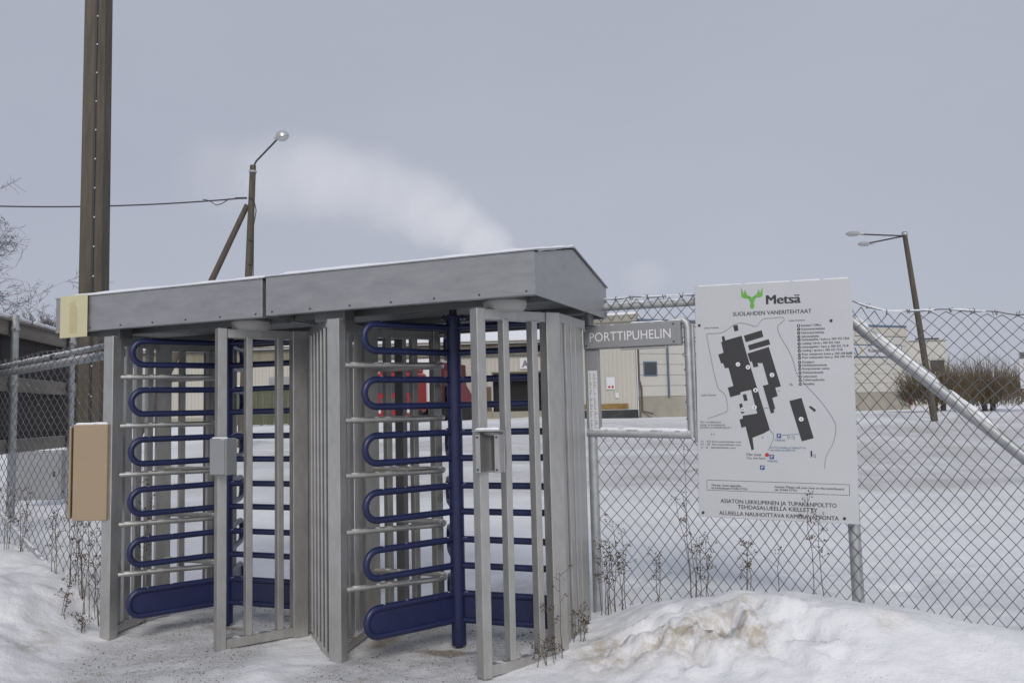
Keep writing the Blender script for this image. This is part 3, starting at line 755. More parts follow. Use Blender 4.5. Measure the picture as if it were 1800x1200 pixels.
MB().tube([fl(1.30, 2.083, 0.03), fl(LL, 2.045, 0.03)], 0.017, 12).build('upper_rail', 'galvanised', fence_l, True)
MB().tube([fl(1.24, 2.086, 0.03), fl(1.33, 2.084, 0.03)], 0.022, 12).build('rail_sleeve', 'dark_steel', fence_l, True)
snow_line([fl(0, 2.120, 0.03), fl(LL, 2.060, 0.03)], 0.011, 41, 0, 0.1).build('snow', 'snow_cover', fence_l, True)
snow_line([fl(0, 2.062, 0.06), fl(LL, 2.012, 0.06)], 0.018, 42, 0, 0.05).build('snow', 'snow_cover', fence_l, True)
MB().tube([fl(s, zt_l(s) + 0.03 + 0.012 * math.sin(s * 5), 0.01) for s in np.arange(0.0, LL, 0.1)], 0.003, 5).build('selvage_wire', 'wire', fence_l, True)
tk = MB()
for s in np.arange(0.05, LL, 0.117):
    z = zt_l(s) + 0.02
    for q in range(3):
        a = rdw.uniform(0, 6.28); tk.tube([fl(s, z - 0.012), fl(s + 0.02 * math.cos(a), z + 0.02 * rdw.random() + 0.004, 0.012 * math.sin(a))], 0.0026, 4)
tag(tk.build('twisted_ends', 'wire', fence_l), kind='stuff')
p0, p1 = Vector(fl(2.50, 0.80, -0.04)), Vector(fl(1.10, 0.39, -0.04))
MB().tube([p0, p1], 0.021, 12).build('brace', 'galvanised', fence_l, True)
MB().tube([fl(0.28, 0.0, 0.16), fl(0.28, 1.74, 0.16)], 0.013, 10).build('thin_post', 'galvanised', fence_l, True)
tag(fence_l, 'snow-dusted chain-link fence with double top rail left of the turnstiles', 'fence')

# ------------------------------------------------------------------ call point frame
ic = empty('call_point', fr(0.0, 0, -0.045), -TH)
MB().box((0.315, 0.03, 2.045), (0.69, 0.09, 0.168), 0, 0.005).build('header_box', 'grey_panel', ic)
hb = MB().box((0.305, -0.018, 2.045), (0.655, 0.005, 0.158), 0, 0.002).build('sign_plate', 'grey_panel', ic)
tm = text_mesh('PORTTIPUHELIN', 0.575, 0.066, 0); lt = obj('lettering', tm, 'ink_white', hb)
lt.location = (0.02, -0.0222, 2.012); lt.rotation_euler = (R(90), 0, 0)
for u in (-0.005, 0.615):
    for z in (1.985, 2.105): obj('screw', scm, 'dark_steel', hb).location = (u, -0.021, z)
MB().box((0.40, 0.02, 1.953), (0.33, 0.05, 0.014), 0, 0.003).build('lamp_strip', 'diffuser', ic)
MB().box((0.02, 0.03, 1.66), (0.10, 0.05, 0.60), 0, 0.004).build('side_panel', 'grey_panel', ic)
nt = MB().box((0.026, 0.0025, 1.60), (0.068, 0.002, 0.42)).build('notice_sheet', 'paper', ic)
rdn = random.Random(9); ln = MB()
for k in range(44):
    z = 1.785 - k * 0.0088
    if rdn.random() < 0.2: continue
    w = rdn.uniform(0.008, 0.022); ln.add([(0.0 + 0.0, 0.0008, z), (w, 0.0008, z), (w, 0.0008, z + 0.0032), (0.0, 0.0008, z + 0.0032)], [(0, 1, 2, 3)])
    x = 0.03; w2 = rdn.uniform(0.006, 0.024); ln.add([(x, 0.0008, z), (x + w2, 0.0008, z), (x + w2, 0.0008, z + 0.003), (x, 0.0008, z + 0.003)], [(0, 1, 2, 3)])
tag(ln.build('print_lines', 'ink_grey', nt), kind='stuff')
MB().tube([(0.70, 0.03, 1.33), (0.70, 0.03, 2.08), (0.692, 0.03, 2.112), (0.665, 0.03, 2.135)], 0.026, 14).build('frame_post', 'galvanised', ic, True)
MB().tube([(-0.03, 0.02, 1.375), (0.70, 0.02, 1.352)], 0.029, 16).build('sill_rail', 'galvanised', ic, True)
MB().tube([(0.735, 0.02, 1.30), (0.735, 0.02, 2.10)], 0.014, 10).build('edge_wire', 'galvanised', ic, True)
snow_line([(-0.02, 0.02, 1.402), (0.68, 0.02, 1.380)], 0.014, 51, 0, 0.15, 0.02).build('snow', 'snow_cover', ic, True)
snow_line([(0.30, 0.03, 2.131), (0.66, 0.03, 2.131)], 0.010, 52, 0, 0.3, 0.02).build('snow', 'snow_cover', ic, True)
MB().tube([(-0.16, -0.05, 2.20), (-0.12, -0.05, 2.175), (-0.06, -0.05, 2.16), (-0.022, -0.045, 2.13), (-0.012, -0.02, 2.09)], 0.010, 10).build('conduit', 'diffuser', ic, True)
tag(ic, 'grey call point frame lettered PORTTIPUHELIN set into the fence', 'call point')

# ------------------------------------------------------------------ site map board
ART = json.loads(r'''{"green":[[[0.31,1.4779],[0.3279,1.4334],[0.3343,1.4633],[0.3523,1.4219],[0.3597,1.4216],[0.3654,1.4044],[0.3327,1.4059],[0.3119,1.4154]],[[0.3561,1.4242],[0.379,1.4098],[0.404,1.4255],[0.3995,1.3956],[0.3891,1.3744],[0.396,1.3578],[0.388,1.3371],[0.3709,1.3378],[0.3653,1.3591],[0.3707,1.3752],[0.359,1.3975]],[[0.4512,1.4772],[0.4476,1.415],[0.4267,1.4076],[0.3949,1.4055],[0.4002,1.4221],[0.4076,1.4241],[0.4258,1.4641],[0.4317,1.4326]]],"black":[[[0.1757,1.1634],[0.1929,1.1672],[0.1996,1.1383],[0.3073,1.1657],[0.3363,1.0497],[0.4744,0.5638],[0.4343,0.5413],[0.3618,0.5125],[0.3694,0.4393],[0.354,0.4334],[0.3196,0.583],[0.2927,0.5748],[0.2805,0.6278],[0.3025,0.6343],[0.3014,0.6517],[0.3964,0.6666],[0.3599,0.8176],[0.2911,0.8021],[0.2907,0.7887],[0.2235,0.7705],[0.209,0.8326],[0.246,0.8428],[0.2171,0.9593],[0.1919,0.9584],[0.1815,0.9917],[0.1675,0.9894],[0.1502,1.0475],[0.1859,1.059],[0.1715,1.1286],[0.1811,1.1308]],[[0.3216,1.1653],[0.4373,1.1968],[0.4471,1.1544],[0.3327,1.1225]],[[0.347,1.1028],[0.4813,1.1384],[0.49,1.104],[0.356,1.0693]],[[0.3424,1.0496],[0.4799,1.0887],[0.5502,0.8379],[0.5485,0.837],[0.5147,0.8294],[0.5289,0.7764],[0.4941,0.7647],[0.5111,0.6969],[0.5016,0.693],[0.5042,0.6727],[0.4828,0.6671],[0.4363,0.8431],[0.4721,0.8507],[0.4376,0.9862],[0.4053,0.9879],[0.4108,0.9655],[0.38,0.9599],[0.3688,0.9994],[0.3576,0.9966]],[[0.6004,0.7453],[0.6763,0.7646],[0.7437,0.5153],[0.6707,0.4947]],[[0.3052,0.7862],[0.3279,0.7909],[0.3363,0.7491],[0.3137,0.7451]],[[0.2808,0.7253],[0.2996,0.7309],[0.314,0.67],[0.2937,0.6659]],[[0.7198,0.707],[0.7299,0.7147],[0.7633,0.6903],[0.7539,0.6764]],[[0.7226,0.4365],[0.7325,0.4367],[0.7317,0.4036],[0.7218,0.4034]],[[0.2532,1.2331],[0.2814,1.2364],[0.2878,1.2015],[0.2615,1.195]]],"lines":[[[0.144,0.8342],[0.1238,0.9052],[0.099,1.0411],[0.0742,1.1774],[0.0809,1.1865],[0.1478,1.1845],[0.1987,1.1952],[0.2437,1.2303],[0.2817,1.2473],[0.3189,1.2472],[0.3618,1.2354],[0.3952,1.2192],[0.4138,1.2276],[0.4361,1.2629],[0.4607,1.2722],[0.5211,1.27],[0.5633,1.278],[0.5868,1.2634],[0.5744,1.246],[0.544,1.2292],[0.5374,1.2055],[0.5539,1.1513],[0.6053,1.0666],[0.6331,0.9948],[0.6434,0.9353],[0.6601,0.8995],[0.7142,0.831],[0.7876,0.753],[0.8741,0.6239],[0.8817,0.5709],[0.8632,0.4869],[0.8242,0.4251],[0.8081,0.3788],[0.8053,0.329]],[[0.144,0.8342],[0.1511,0.821],[0.1913,0.7889],[0.2009,0.753],[0.2089,0.6893],[0.1962,0.6733],[0.0709,0.6323]],[[0.4744,0.5614],[0.5065,0.5267],[0.459,0.4319]],[[0.548,0.5313],[0.6527,0.5392]],[[0.4067,0.6918],[0.4704,0.7046]]],"blue":[[0.53,0.5271],[0.4816,0.3949],[0.4204,0.3264]],"red":[0.452,0.4067],"disc":[[0.2791,0.9815,"2"],[0.3437,0.9617,"8"],[0.4962,0.9102,"3"],[0.3886,0.8144,"1"],[0.6705,0.632,"4"],[0.3792,0.7058,"9"],[0.3025,0.6913,"10"]],"bolts":[[0.0279,1.2426],[0.8706,1.2413],[0.0296,0.0272],[0.9141,0.0323]],"bul":[[0.6703,1.2172,"1"],[0.6704,1.1941,"2"],[0.6704,1.171,"3"],[0.6705,1.148,"4"],[0.6706,1.1267,"5"],[0.6706,1.103,"5"],[0.6707,1.0805,"6"],[0.6707,1.058,"6"],[0.6708,1.0338,"7a"],[0.6709,1.0131,"7b"],[0.6709,0.987,"8"],[0.671,0.9657,"9"],[0.671,0.9438,"10"],[0.6711,0.9201,"11"],[0.6711,0.8964,"12"],[0.6712,0.8739,"13"],[0.6712,0.8502,"14"]],"text":[["Metsä",0.4693,1.3618,0.2195,0.062,"k",2],["SUOLAHDEN VANERITEHTAAT",0.2531,1.2948,0.4994,0.027,"k",1],["Lake Keitele",0.0594,1.2186,0.0976,0.012,"k",0],["Lake Keitele",0.6102,1.2462,0.1002,0.012,"k",0],["Lake Keitele",0.0334,0.7795,0.0975,0.012,"k",0],["Konttori / Office",0.6872,1.2111,0.1212,0.0145,"k",1],["Koivuvaneritehdas",0.6873,1.1883,0.1435,0.0145,"k",1],["Havuvaneritehdas",0.6873,1.1653,0.1383,0.0145,"k",1],["Jalostetehdas",0.6874,1.1422,0.1059,0.0145,"k",1],["Lastauspaikka / koivu p. 050 432 7364",0.6875,1.1223,0.288,0.0145,"k",1],["Loading / birch t. 050 432 7364",0.6875,1.0985,0.2325,0.0145,"k",1],["Lastauspaikka / havu p. 050 432 7318",0.6876,1.0766,0.2817,0.0145,"k",1],["Loading / spruce t. 050 432 7318",0.6876,1.0541,0.2455,0.0145,"k",1],["Puun vastaanotto koivu p. 050 438 8688",0.6877,1.0306,0.3024,0.0145,"k",1],["Puun vastaanotto havu p. 050 598 7535",0.6878,1.0101,0.299,0.0145,"k",1],["Korjaamo",0.6878,0.9817,0.0729,0.0145,"k",1],["Henkilöstöravintola",0.6879,0.9614,0.1498,0.0145,"k",1],["Kumpuniemen voima",0.6879,0.9398,0.1625,0.0145,"k",1],["Polttoainekenttä",0.688,0.9158,0.1255,0.0145,"k",1],["Lehtoniemi",0.688,0.8916,0.0849,0.0145,"k",1],["Työterveyshuolto",0.6881,0.8699,0.1317,0.0145,"k",1],["Avotakko",0.6881,0.8454,0.0703,0.0145,"k",1],["Puu- ja hakeautot",0.0215,0.6044,0.1382,0.0135,"k",0],["Liima- ja kovelaautot",0.021,0.5868,0.1661,0.0135,"k",0],["KUTSU LA KANAVALLA 1",0.0205,0.5691,0.2071,0.0135,"k",0],["11",0.0944,0.5242,0.0191,0.0135,"k",0],["A1 - A22 Koivuvaneritehtaan ovet",0.022,0.4789,0.2648,0.0135,"k",0],["H1 - H5  Havuvaneritehtaan ovet",0.0214,0.4602,0.2641,0.0135,"k",0],["J1 - J3   Jalostetehtaan ovet",0.0209,0.441,0.2315,0.0135,"k",0],["VIERAS",0.5024,0.4929,0.0641,0.0135,"b",0],["KÄYTÄ SINISELLÄ MERKITTYÄ",0.4736,0.4473,0.2204,0.0115,"b",0],["JALANKULKUREITTIÄ",0.4732,0.4314,0.1575,0.0115,"b",0],["Olet tässä",0.3184,0.399,0.0961,0.0175,"k",0],["You are here",0.3194,0.3772,0.1207,0.0175,"k",0],["VIERAS",0.4515,0.3617,0.0646,0.0135,"b",0],["[11]",0.5841,0.5109,0.0409,0.018,"k",0],["[12]",0.7217,0.3992,0.0303,0.018,"k",0],["7b",0.6037,0.8397,0.0208,0.016,"k",0],["5",0.4215,0.5097,0.0096,0.012,"k",0],["6",0.5328,0.8036,0.0086,0.012,"k",0],["Vieraat: Soita isännälle",0.0857,0.1992,0.1948,0.0145,"k",1],["tai keskukseen 01046 57761",0.0852,0.1815,0.2352,0.0145,"k",1],["Guests: Please call your host or the switchboard",0.4945,0.2026,0.4209,0.0145,"k",1],["tel. 01046 57761",0.494,0.184,0.1378,0.0145,"k",1],["ASIATON LIIKKUMINEN JA TUPAKANPOLTTO",0.1449,0.0952,0.7248,0.0265,"k",1],["TEHDASALUEELLA KIELLETTY",0.2562,0.0616,0.4985,0.0265,"k",1],["ALUEELLA NAUHOITTAVA KAMERAVALVONTA",0.1344,0.0189,0.7453,0.0265,"k",1]],"box":[[0.0632,0.2276],[0.9464,0.1743]]}''')
BO = Vector((1.214, 5.575, 0.812)); bx = Vector((0.9226, -0.3838, -0.0235)).normalized()
bz = Vector((0.012, -0.004, 1.0)); bz = (bz - bx * bz.dot(bx)).normalized(); by = bz.cross(bx)
BW, BH = 0.985, 1.537
board = empty('site_map_board')
board.matrix_world = Matrix(((bx.x, by.x, bz.x, BO.x), (bx.y, by.y, bz.y, BO.y), (bx.z, by.z, bz.z, BO.z), (0, 0, 0, 1)))
pan = MB().box((BW / 2, 0.004, BH / 2), (BW, 0.008, BH), 0, 0.002).build('panel', 'board_white', board)
def bpt(p, dep): return (p[0] * BW, -dep, p[1] * BH / 1.5)
def bpoly(name, poly, m, dep):
    mb = MB().add([bpt(p, dep) for p in poly], [tuple(range(len(poly)))])
    me = mb.mesh(name)
    import bmesh
    bm_ = bmesh.new(); bm_.from_mesh(me); bmesh.ops.triangulate(bm_, faces=bm_.faces[:]); bm_.to_mesh(me); bm_.free()
    return obj(name, me, m, pan)
for p in ART['green']: bpoly('emblem', p, 'ink_green', 0.0012)
for k, p in enumerate(ART['black']): bpoly('plan_shape', p, 'ink_black', 0.0010 + 0.00008 * k)
def ribbon(pts, w, dep):
    mb = MB(); P = [Vector((p[0] * BW, p[1] * BH / 1.5)) for p in pts]
    # smooth the outline a little
    for _ in range(2):
        Q = [P[0]]
        for a, b in zip(P[:-1], P[1:]): Q += [a.lerp(b, 0.25), a.lerp(b, 0.75)]
        P = Q + [P[-1]]
    V = []
    for i, p in enumerate(P):
        t = (P[min(i + 1, len(P) - 1)] - P[max(i - 1, 0)])
        t = t.normalized() if t.length > 1e-9 else Vector((1, 0)); nn = Vector((-t.y, t.x)) * w / 2
        V += [(p.x + nn.x, -dep, p.y + nn.y), (p.x - nn.x, -dep, p.y - nn.y)]
    return mb.add(V, [(2 * i, 2 * i + 1, 2 * i + 3, 2 * i + 2) for i in range(len(P) - 1)])
for k, p in enumerate(ART['lines']): ribbon(p, 0.0022, 0.0022 + 0.0001 * k).build('shoreline' if k < 2 else 'route_line', 'ink_blue' if k > 1 else 'ink_grey', pan)
def bdisc(x, y, r, m, dep, name='marker', n=18):
    return MB().add([(x * BW + r * math.cos(2 * math.pi * k / n), -dep, y * BH / 1.5 + r * math.sin(2 * math.pi * k / n)) for k in range(n)], [tuple(range(n))]).build(name, m, pan)
def btext(s, x, y, w, cap, m, dep, bold=0):
    o = obj('lettering', text_mesh(s, w * BW, cap, bold), m, pan); o.location = (x * BW, -dep, y * BH / 1.5); o.rotation_euler = (R(90), 0, 0); return o
for x, y, s in ART['disc']:
    bdisc(x, y, 0.0145, 'ink_white', 0.0032); btext(s, x - 0.0045 * len(s), y - 0.0075, 0.009 * len(s), 0.015, 'ink_black', 0.0038, 1)
for x, y, s in ART['bul']:
    bdisc(x, y, 0.0098, 'ink_black', 0.0014); btext(s, x - 0.003 * len(s), y - 0.0045, 0.006 * len(s), 0.009, 'ink_white', 0.0020)
for x, y in ART['blue']:
    h = 0.0135
    MB().add([(x * BW - h, -0.0030, y * BH / 1.5 - h), (x * BW + h, -0.0030, y * BH / 1.5 - h), (x * BW + h, -0.0030, y * BH / 1.5 + h), (x * BW - h, -0.0030, y * BH / 1.5 + h)], [(0, 1, 2, 3)]).build('parking_mark', 'ink_blue', pan)
    btext('P', x - 0.006, y - 0.0085, 0.013, 0.018, 'ink_white', 0.0036, 1)
bdisc(*ART['red'], 0.0125, 'ink_red', 0.0034, 'you_are_here_dot')
for s, x, y, w, cap, c, bold in ART['text']: btext(s, x, y, w, cap, 'ink_blue' if c == 'b' else 'ink_black', 0.0012, bold)
(qx0, qy0), (qx1, qy1) = ART['box']; fy = 0.237; fh = 0.064; qx0 = 0.058; qx1 = 0.948; qy0 = fy; qy1 = fy - fh
for a, b in (((qx0, qy0), (qx1, qy0)), ((qx1, qy0), (qx1, qy1)), ((qx1, qy1), (qx0, qy1)), ((qx0, qy1), (qx0, qy0))):
    ribbon([a, b], 0.0022, 0.0013).build('frame_line', 'ink_black', pan)
for x, y in ART['bolts']:
    MB().lathe([(0.009, 0), (0.009, 0.004), (0.005, 0.007)], 10).build('bolt', 'dark_steel', pan)
    o = bpy.data.objects[-1] if False else [q for q in COL.objects if q.parent == pan and q.name.startswith('bolt')][-1]
    o.location = (x * BW, -0.001, y * BH / 1.5); o.rotation_euler = (R(90), 0, 0)
snow_line([(0.02, 0.004, BH + 0.002), (BW - 0.02, 0.004, BH + 0.002)], 0.005, 61, 0, 0.3, 0.015).build('snow', 'snow_cover', board, True)
for z in (0.25, 1.30): MB().box((BW / 2, 0.024, z), (BW * 0.9, 0.03, 0.04)).build('back_batten', 'galvanised', board)
tag(board, 'white site map board with green antler emblem and black building plan', 'sign')

# ------------------------------------------------------------------ left: billboard from behind, big pole, grey box
bb_a, bb_b = Vector((-4.72, 5.9, 0)), Vector((-5.575, 10.6, 0))        # panel line, right end is bb_b
bdv = (bb_b - bb_a).normalized(); bnv = Vector((bdv.y, -bdv.x, 0))      # bnv points to the camera side (right)
if bnv.x < 0: bnv = -bnv
bb = empty('billboard', (bb_b.x, bb_b.y, 0))
def bl(s, off, z): p = -bdv * s + bnv * off; return (p.x, p.y, z)       # s back towards the camera from the right end
for k in range(10):
    s0, s1 = k * 0.46, k * 0.46 + 0.452
    MB().slab([bl(s0, -0.02, 1.26), bl(s1, -0.02, 1.26), bl(s1, -0.02, 2.55), bl(s0, -0.02, 2.55)], 0.02).build('board', 'dark_panel', bb)
for z, h in ((2.50, 0.15), (1.93, 0.15), (1.30, 0.14)):
    MB().beam(bl(-0.03, 0.045, z), bl(4.7, 0.045, z), 0.05, h, 0.004).build('timber_rail', 'timber', bb)
for s in (0.62, 2.3, 4.1):
    p = bl(s, 0.115, 0)
    MB().tube([(p[0], p[1], 0.2), (p[0], p[1], 2.63)], 0.038, 16).build('post', 'galvanised', bb, True)
    for z in (2.47, 1.90, 1.27):
        MB().lathe([(0.046, 0), (0.046, 0.035)], 14, (p[0], p[1], z)).build('clamp', 'galvanised', bb, True)
        MB().tube([bl(s + 0.09, 0.13, z + 0.02), bl(s - 0.07, 0.13, z + 0.02)], 0.010, 8).build('bolt', 'galvanised', bb, True)
MB().slab([bl(-0.05, 0.10, 2.585), bl(4.75, 0.10, 2.585), bl(4.75, -0.06, 2.60), bl(-0.05, -0.06, 2.60)], 0.02).build('cap_board', 'timber', bb)
snow_line([bl(0, 0.06, 2.618), bl(4.7, 0.06, 2.618)], 0.022, 71, 0, 0.05, 0.05).build('snow', 'snow_cover', bb, True)
tag(bb, 'dark board hoarding on timber rails seen from behind the left fence', 'hoarding')

pole = empty('utility_pole', (-4.58, 9.0, 0.0))
PW = [(-0.2, 0.132), (6.5, 0.116), (9.0, 0.110)]
pm = MB(); V = []; F = []
for z, hw in PW:
    c = hw * 0.30
    V += [(-hw + c, -hw, z), (hw - c, -hw, z), (hw, -hw + c, z), (hw, hw - c, z), (hw - c, hw, z), (-hw + c, hw, z), (-hw, hw - c, z), (-hw, -hw + c, z)]
for i in range(len(PW) - 1):
    for k in range(8): F.append((i * 8 + k, i * 8 + (k + 1) % 8, i * 8 + 8 + (k + 1) % 8, i * 8 + 8 + k))
F.append(tuple((len(PW) - 1) * 8 + k for k in range(8)))
pm.add(V, F).build('shaft', 'pole_wood', pole)
MB().tube([(0.045, -0.139, 0.0), (0.043, -0.129, 4.0), (0.04, -0.118, 9.0)], 0.013, 8).build('earth_cable', 'cable', pole, True)
for k in range(26):
    z = 0.5 + 0.325 * k; y = -0.142 + 0.0024 * z
    MB().box((0.054 - 0.0004 * k, y, z), (0.030, 0.012, 0.016), 0, 0.003).build('cable_clip', 'paper', pole)
tag(pole, 'thick dark wooden utility pole with a clipped cable rising behind the canopy', 'pole')

gb = empty('electrical_cabinet', (-7.93, 14.0, 0.25))
MB().box((0, 0, 0.40), (0.78, 0.30, 0.80), 0, 0.01).build('body', 'grey_panel', gb)
MB().box((0, -0.155, 0.40), (0.70, 0.01, 0.70), 0, 0.003).build('door', 'grey_panel', gb)
MB().box((0.28, -0.168, 0.42), (0.03, 0.02, 0.08)).build('handle', 'dark_steel', gb)
MB().blob((0, 0, 0.82), (0.38, 0.15, 0.035), 3, 14, 5, 0.06).build('snow', 'snow_cover', gb, True)
tag(gb, 'low grey electrical cabinet standing in snow below the hoarding', 'cabinet')

# ------------------------------------------------------------------ street lamps and overhead cable
l1 = empty('street_lamp', (-8.06, 25.0, 0.3))
MB().tube([(-0.15, 0, 0.0), (0.02, 0, 4.5), (0.19, 0, 8.95)], [0.135, 0.115, 0.092], 14).build('pole', 'lamp_pole_wood', l1, True)
MB().tube([(-3.75, 0.35, 0.0), (-0.02, 0.12, 7.75)], [0.12, 0.085], 12).build('stay_pole', 'lamp_pole_wood', l1, True)
MB().tube([(0.235, -0.02, 8.55), (0.245, -0.02, 8.98), (0.30, -0.02, 9.08), (0.95, -0.08, 9.72)], 0.028, 10).build('bracket_arm', 'dark_steel', l1, True)
MB().lathe([(0.115, 0), (0.125, 0.05), (0.115, 0.06)], 14, (0.185, 0, 8.72)).build('collar', 'galvanised', l1, True)
hd = MB(); pr = [(0.02, 0.20), (0.10, 0.19), (0.17, 0.14), (0.205, 0.06), (0.21, 0.0), (0.19, -0.015)]
hd.lathe(list(reversed(pr)), 20, (0, 0, 0)); hh_ = hd.build('lamp_head', 'lamp_metal', l1, True); hh_.location = (1.14, -0.10, 9.78); hh_.rotation_euler = (R(8), R(-14), 0)
gl = MB().lathe([(0.02, -0.11), (0.10, -0.10), (0.16, -0.06), (0.185, -0.012)], 20).build('lamp_glass', 'lamp_glass', hh_, True)
MB().box((-0.19, 0, 0.02), (0.16, 0.10, 0.11), 0, 0.02).build('gear_housing', 'lamp_metal', hh_)
MB().tube([(0.10, -0.12, 7.92), (0.26, -0.13, 7.85), (0.33, -0.13, 7.5), (0.25, -0.12, 7.05), (0.22, -0.13, 3.0), (0.2, -0.13, 0.2)], 0.016, 6).build('feed_cable', 'cable', l1, True)
for k in range(8):
    MB().box((0.16 - 0.01 * k, -0.11, 6.6 - 0.75 * k), (0.16, 0.03, 0.025)).build('cable_bracket', 'cable', l1)
MB().box((-0.16, -0.05, 7.92), (0.36, 0.06, 0.05)).build('dead_end_clamp', 'cable', l1)
tag(l1, 'wooden street lamp with a slanting stay pole and upswept arm behind the canopy', 'street lamp', 'street lamps on wooden poles')

cbm = MB()
c0, c1 = Vector((-8.36, 25.0, 8.22)), Vector((-4.66, 9.13, 3.87))
c2 = Vector((-2.62, -3.0, 0.9))
def cat(a, b, sag, n=24): return [a.lerp(b, i / n) + Vector((0, 0, -sag * 4 * (i / n) * (1 - i / n))) for i in range(n + 1)]
cbm.tube(cat(c0, Vector((-16.8, 24.2, 8.05)), 0.15), 0.022, 6)
cbm.tube([c0 + Vector((-0.2, -0.05, 0.0)), c0 + Vector((-0.45, -0.05, -0.16)), c0 + Vector((-0.62, -0.05, -0.2)), c0 + Vector((-0.85, -0.05, -0.05)), c0 + Vector((-1.05, -0.02, 0.0))], 0.014, 6)
oc = cbm.build('overhead_cable', 'cable', None, True)
tag(oc, 'thin black overhead cable running left from the stayed street lamp', 'cable')

l2 = empty('street_lamp', (15.12, 30.0, 0.75))
MB().tube([(0.06, 0, 0.0), (-0.26, 0, 3.4), (-0.60, 0, 6.95)], [0.125, 0.105, 0.085], 14).build('pole', 'lamp_pole_wood', l2, True)
MB().lathe([(0.10, 0), (0.11, 0.05), (0.10, 0.10)], 12, (-0.59, 0, 6.82)).build('collar', 'galvanised', l2, True)
for (dx, dy, dz, sc) in ((-2.02, -0.3, 0.06, 1.0), (-0.85, 1.5, 0.02, 0.95)):
    MB().tube([(-0.60, 0, 6.80), (-0.60 + dx * 0.85, dy * 0.85, 6.80 + dz * 0.85)], 0.027, 8).build('bracket_arm', 'dark_steel', l2, True)
    ph = MB().lathe([(0.03, 0.10), (0.12, 0.085), (0.17, 0.03), (0.16, -0.02), (0.10, -0.085), (0.03, -0.10)][::-1], 16)
    ho = ph.build('lamp_head', 'lamp_metal', l2, True); ho.location = (-0.60 + dx, dy, 6.80 + dz); ho.scale = (1.55 * sc, sc, sc * 0.9)
    MB().box((0.19, 0, 0.03), (0.16, 0.12, 0.12), 0, 0.02).build('gear_housing', 'lamp_metal', ho)
tag(l2, 'leaning wooden street lamp with two arms beyond the right-hand fence', 'street lamp', 'street lamps on wooden poles')

# ------------------------------------------------------------------ buildings across the yard
def ribbed(a, b, z0, z1, pitch=0.25, dep=0.035):
    """corrugated wall from ground point a to b, outside on the camera side"""
    A, B = Vector((*a, 0)), Vector((*b, 0)); L = (B - A).length; d = (B - A) / L; nn = Vector((d.y, -d.x, 0))
    V = []; F = []; n = int(L / pitch); k = 0
    for i in range(n):
        for fq, o in ((0.0, 0), (0.62, 0), (0.70, dep), (0.92, dep)):
            s = (i + fq) * L / n; p = A + d * s + nn * o
            V += [(p.x, p.y, z0), (p.x, p.y, z1)]; k += 1
    p = B; V += [(p.x, p.y, z0), (p.x, p.y, z1)]; k += 1
    F = [(2 * i, 2 * i + 2, 2 * i + 3, 2 * i + 1) for i in range(k - 1)]
    # back of the wall
    q = A - nn * 0.15; r = B - nn * 0.15
    m = len(V); V += [(q.x, q.y, z0), (r.x, r.y, z0), (r.x, r.y, z1), (q.x, q.y, z1)]; F += [(m, m + 3, m + 2, m + 1), (0, 1, m + 3, m), (2 * k - 2, m + 1, m + 2, 2 * k - 1), (1, 2 * k - 1, m + 2, m + 3)]
    return MB().add(V, F)
def wallbox(a, b, z0, z1, t, off=0.0):
    """box along a-b; off > 0 stands proud towards the camera"""
    A, B = Vector((*a, 0)), Vector((*b, 0)); d = (B - A).normalized(); nn = Vector((d.y, -d.x, 0))
    A2, B2 = A + nn * (off - t / 2), B + nn * (off - t / 2)
    return MB().beam((A2.x, A2.y, (z0 + z1) / 2), (B2.x, B2.y, (z0 + z1) / 2), t, z1 - z0)
def on(a, b, s, off, z):
    A, B = Vector((*a, 0)), Vector((*b, 0)); d = (B - A).normalized(); p = A + d * s + Vector((d.y, -d.x, 0)) * off; return (p.x, p.y, z)

wa, wb = (-34.0, 58.2), (4.4, 57.0)
wh = empty('warehouse', (0, 57, 0))
wh.location = (0, 0, 0)
S0 = 34.0
ribbed(wa, (-1.42, 57.18), 1.5, 5.30).build('wall', 'siding_cream', wh)
ribbed((-1.42, 57.18), (1.98, 57.08), 4.05, 5.30).build('wall', 'siding_cream', wh)
ribbed((1.98, 57.08), wb, 1.5, 5.30).build('wall', 'siding_cream', wh)
wallbox(wa, (-1.42, 57.18), 0.3, 1.5, 0.3, 0.05).build('plinth', 'concrete', wh)
wallbox((1.98, 57.08), wb, 0.3, 1.5, 0.3, 0.05).build('plinth', 'concrete', wh)
wallbox((-1.42, 57.18), (1.98, 57.08), 0.3, 1.42, 0.5, 0.25).build('loading_dock', 'concrete', wh)
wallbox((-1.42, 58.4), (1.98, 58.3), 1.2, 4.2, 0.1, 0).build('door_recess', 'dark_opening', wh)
wallbox((-1.46, 57.15), (2.02, 57.05), 4.02, 4.14, 0.1, 0.06).build('door_lintel', 'trim_brown', wh)
wallbox(wa, wb, 5.32, 6.12, 0.5, 0.30).build('eaves_band', 'roof_band', wh)
MB().slab([(-34.2, 57.5, 6.13), (4.6, 56.3, 6.13), (4.9, 66, 8.3), (-33.9, 67.2, 8.3)], 0.12).build('roof', 'roof_band', wh)
MB().slab([(-34.2, 57.45, 6.26), (4.6, 56.25, 6.26), (4.9, 66, 8.44), (-33.9, 67.2, 8.44)], 0.14).build('roof_snow', 'snow_cover', wh)
wallbox((-2.10, 57.2), (-1.52, 57.18), 1.48, 3.15, 0.08, 0.08).build('door', 'wood_door', wh)
o = obj('lettering', text_mesh('A', 0.42, 0.5, 1), 'ink_grey', wh); o.location = (0.66, 56.93, 4.45); o.rotation_euler = (R(90), 0, R(-2))
wallbox((0.50, 57.08), (1.25, 57.06), 4.32, 5.08, 0.03, 0.08).build('door_letter_plate', 'paper', wh)
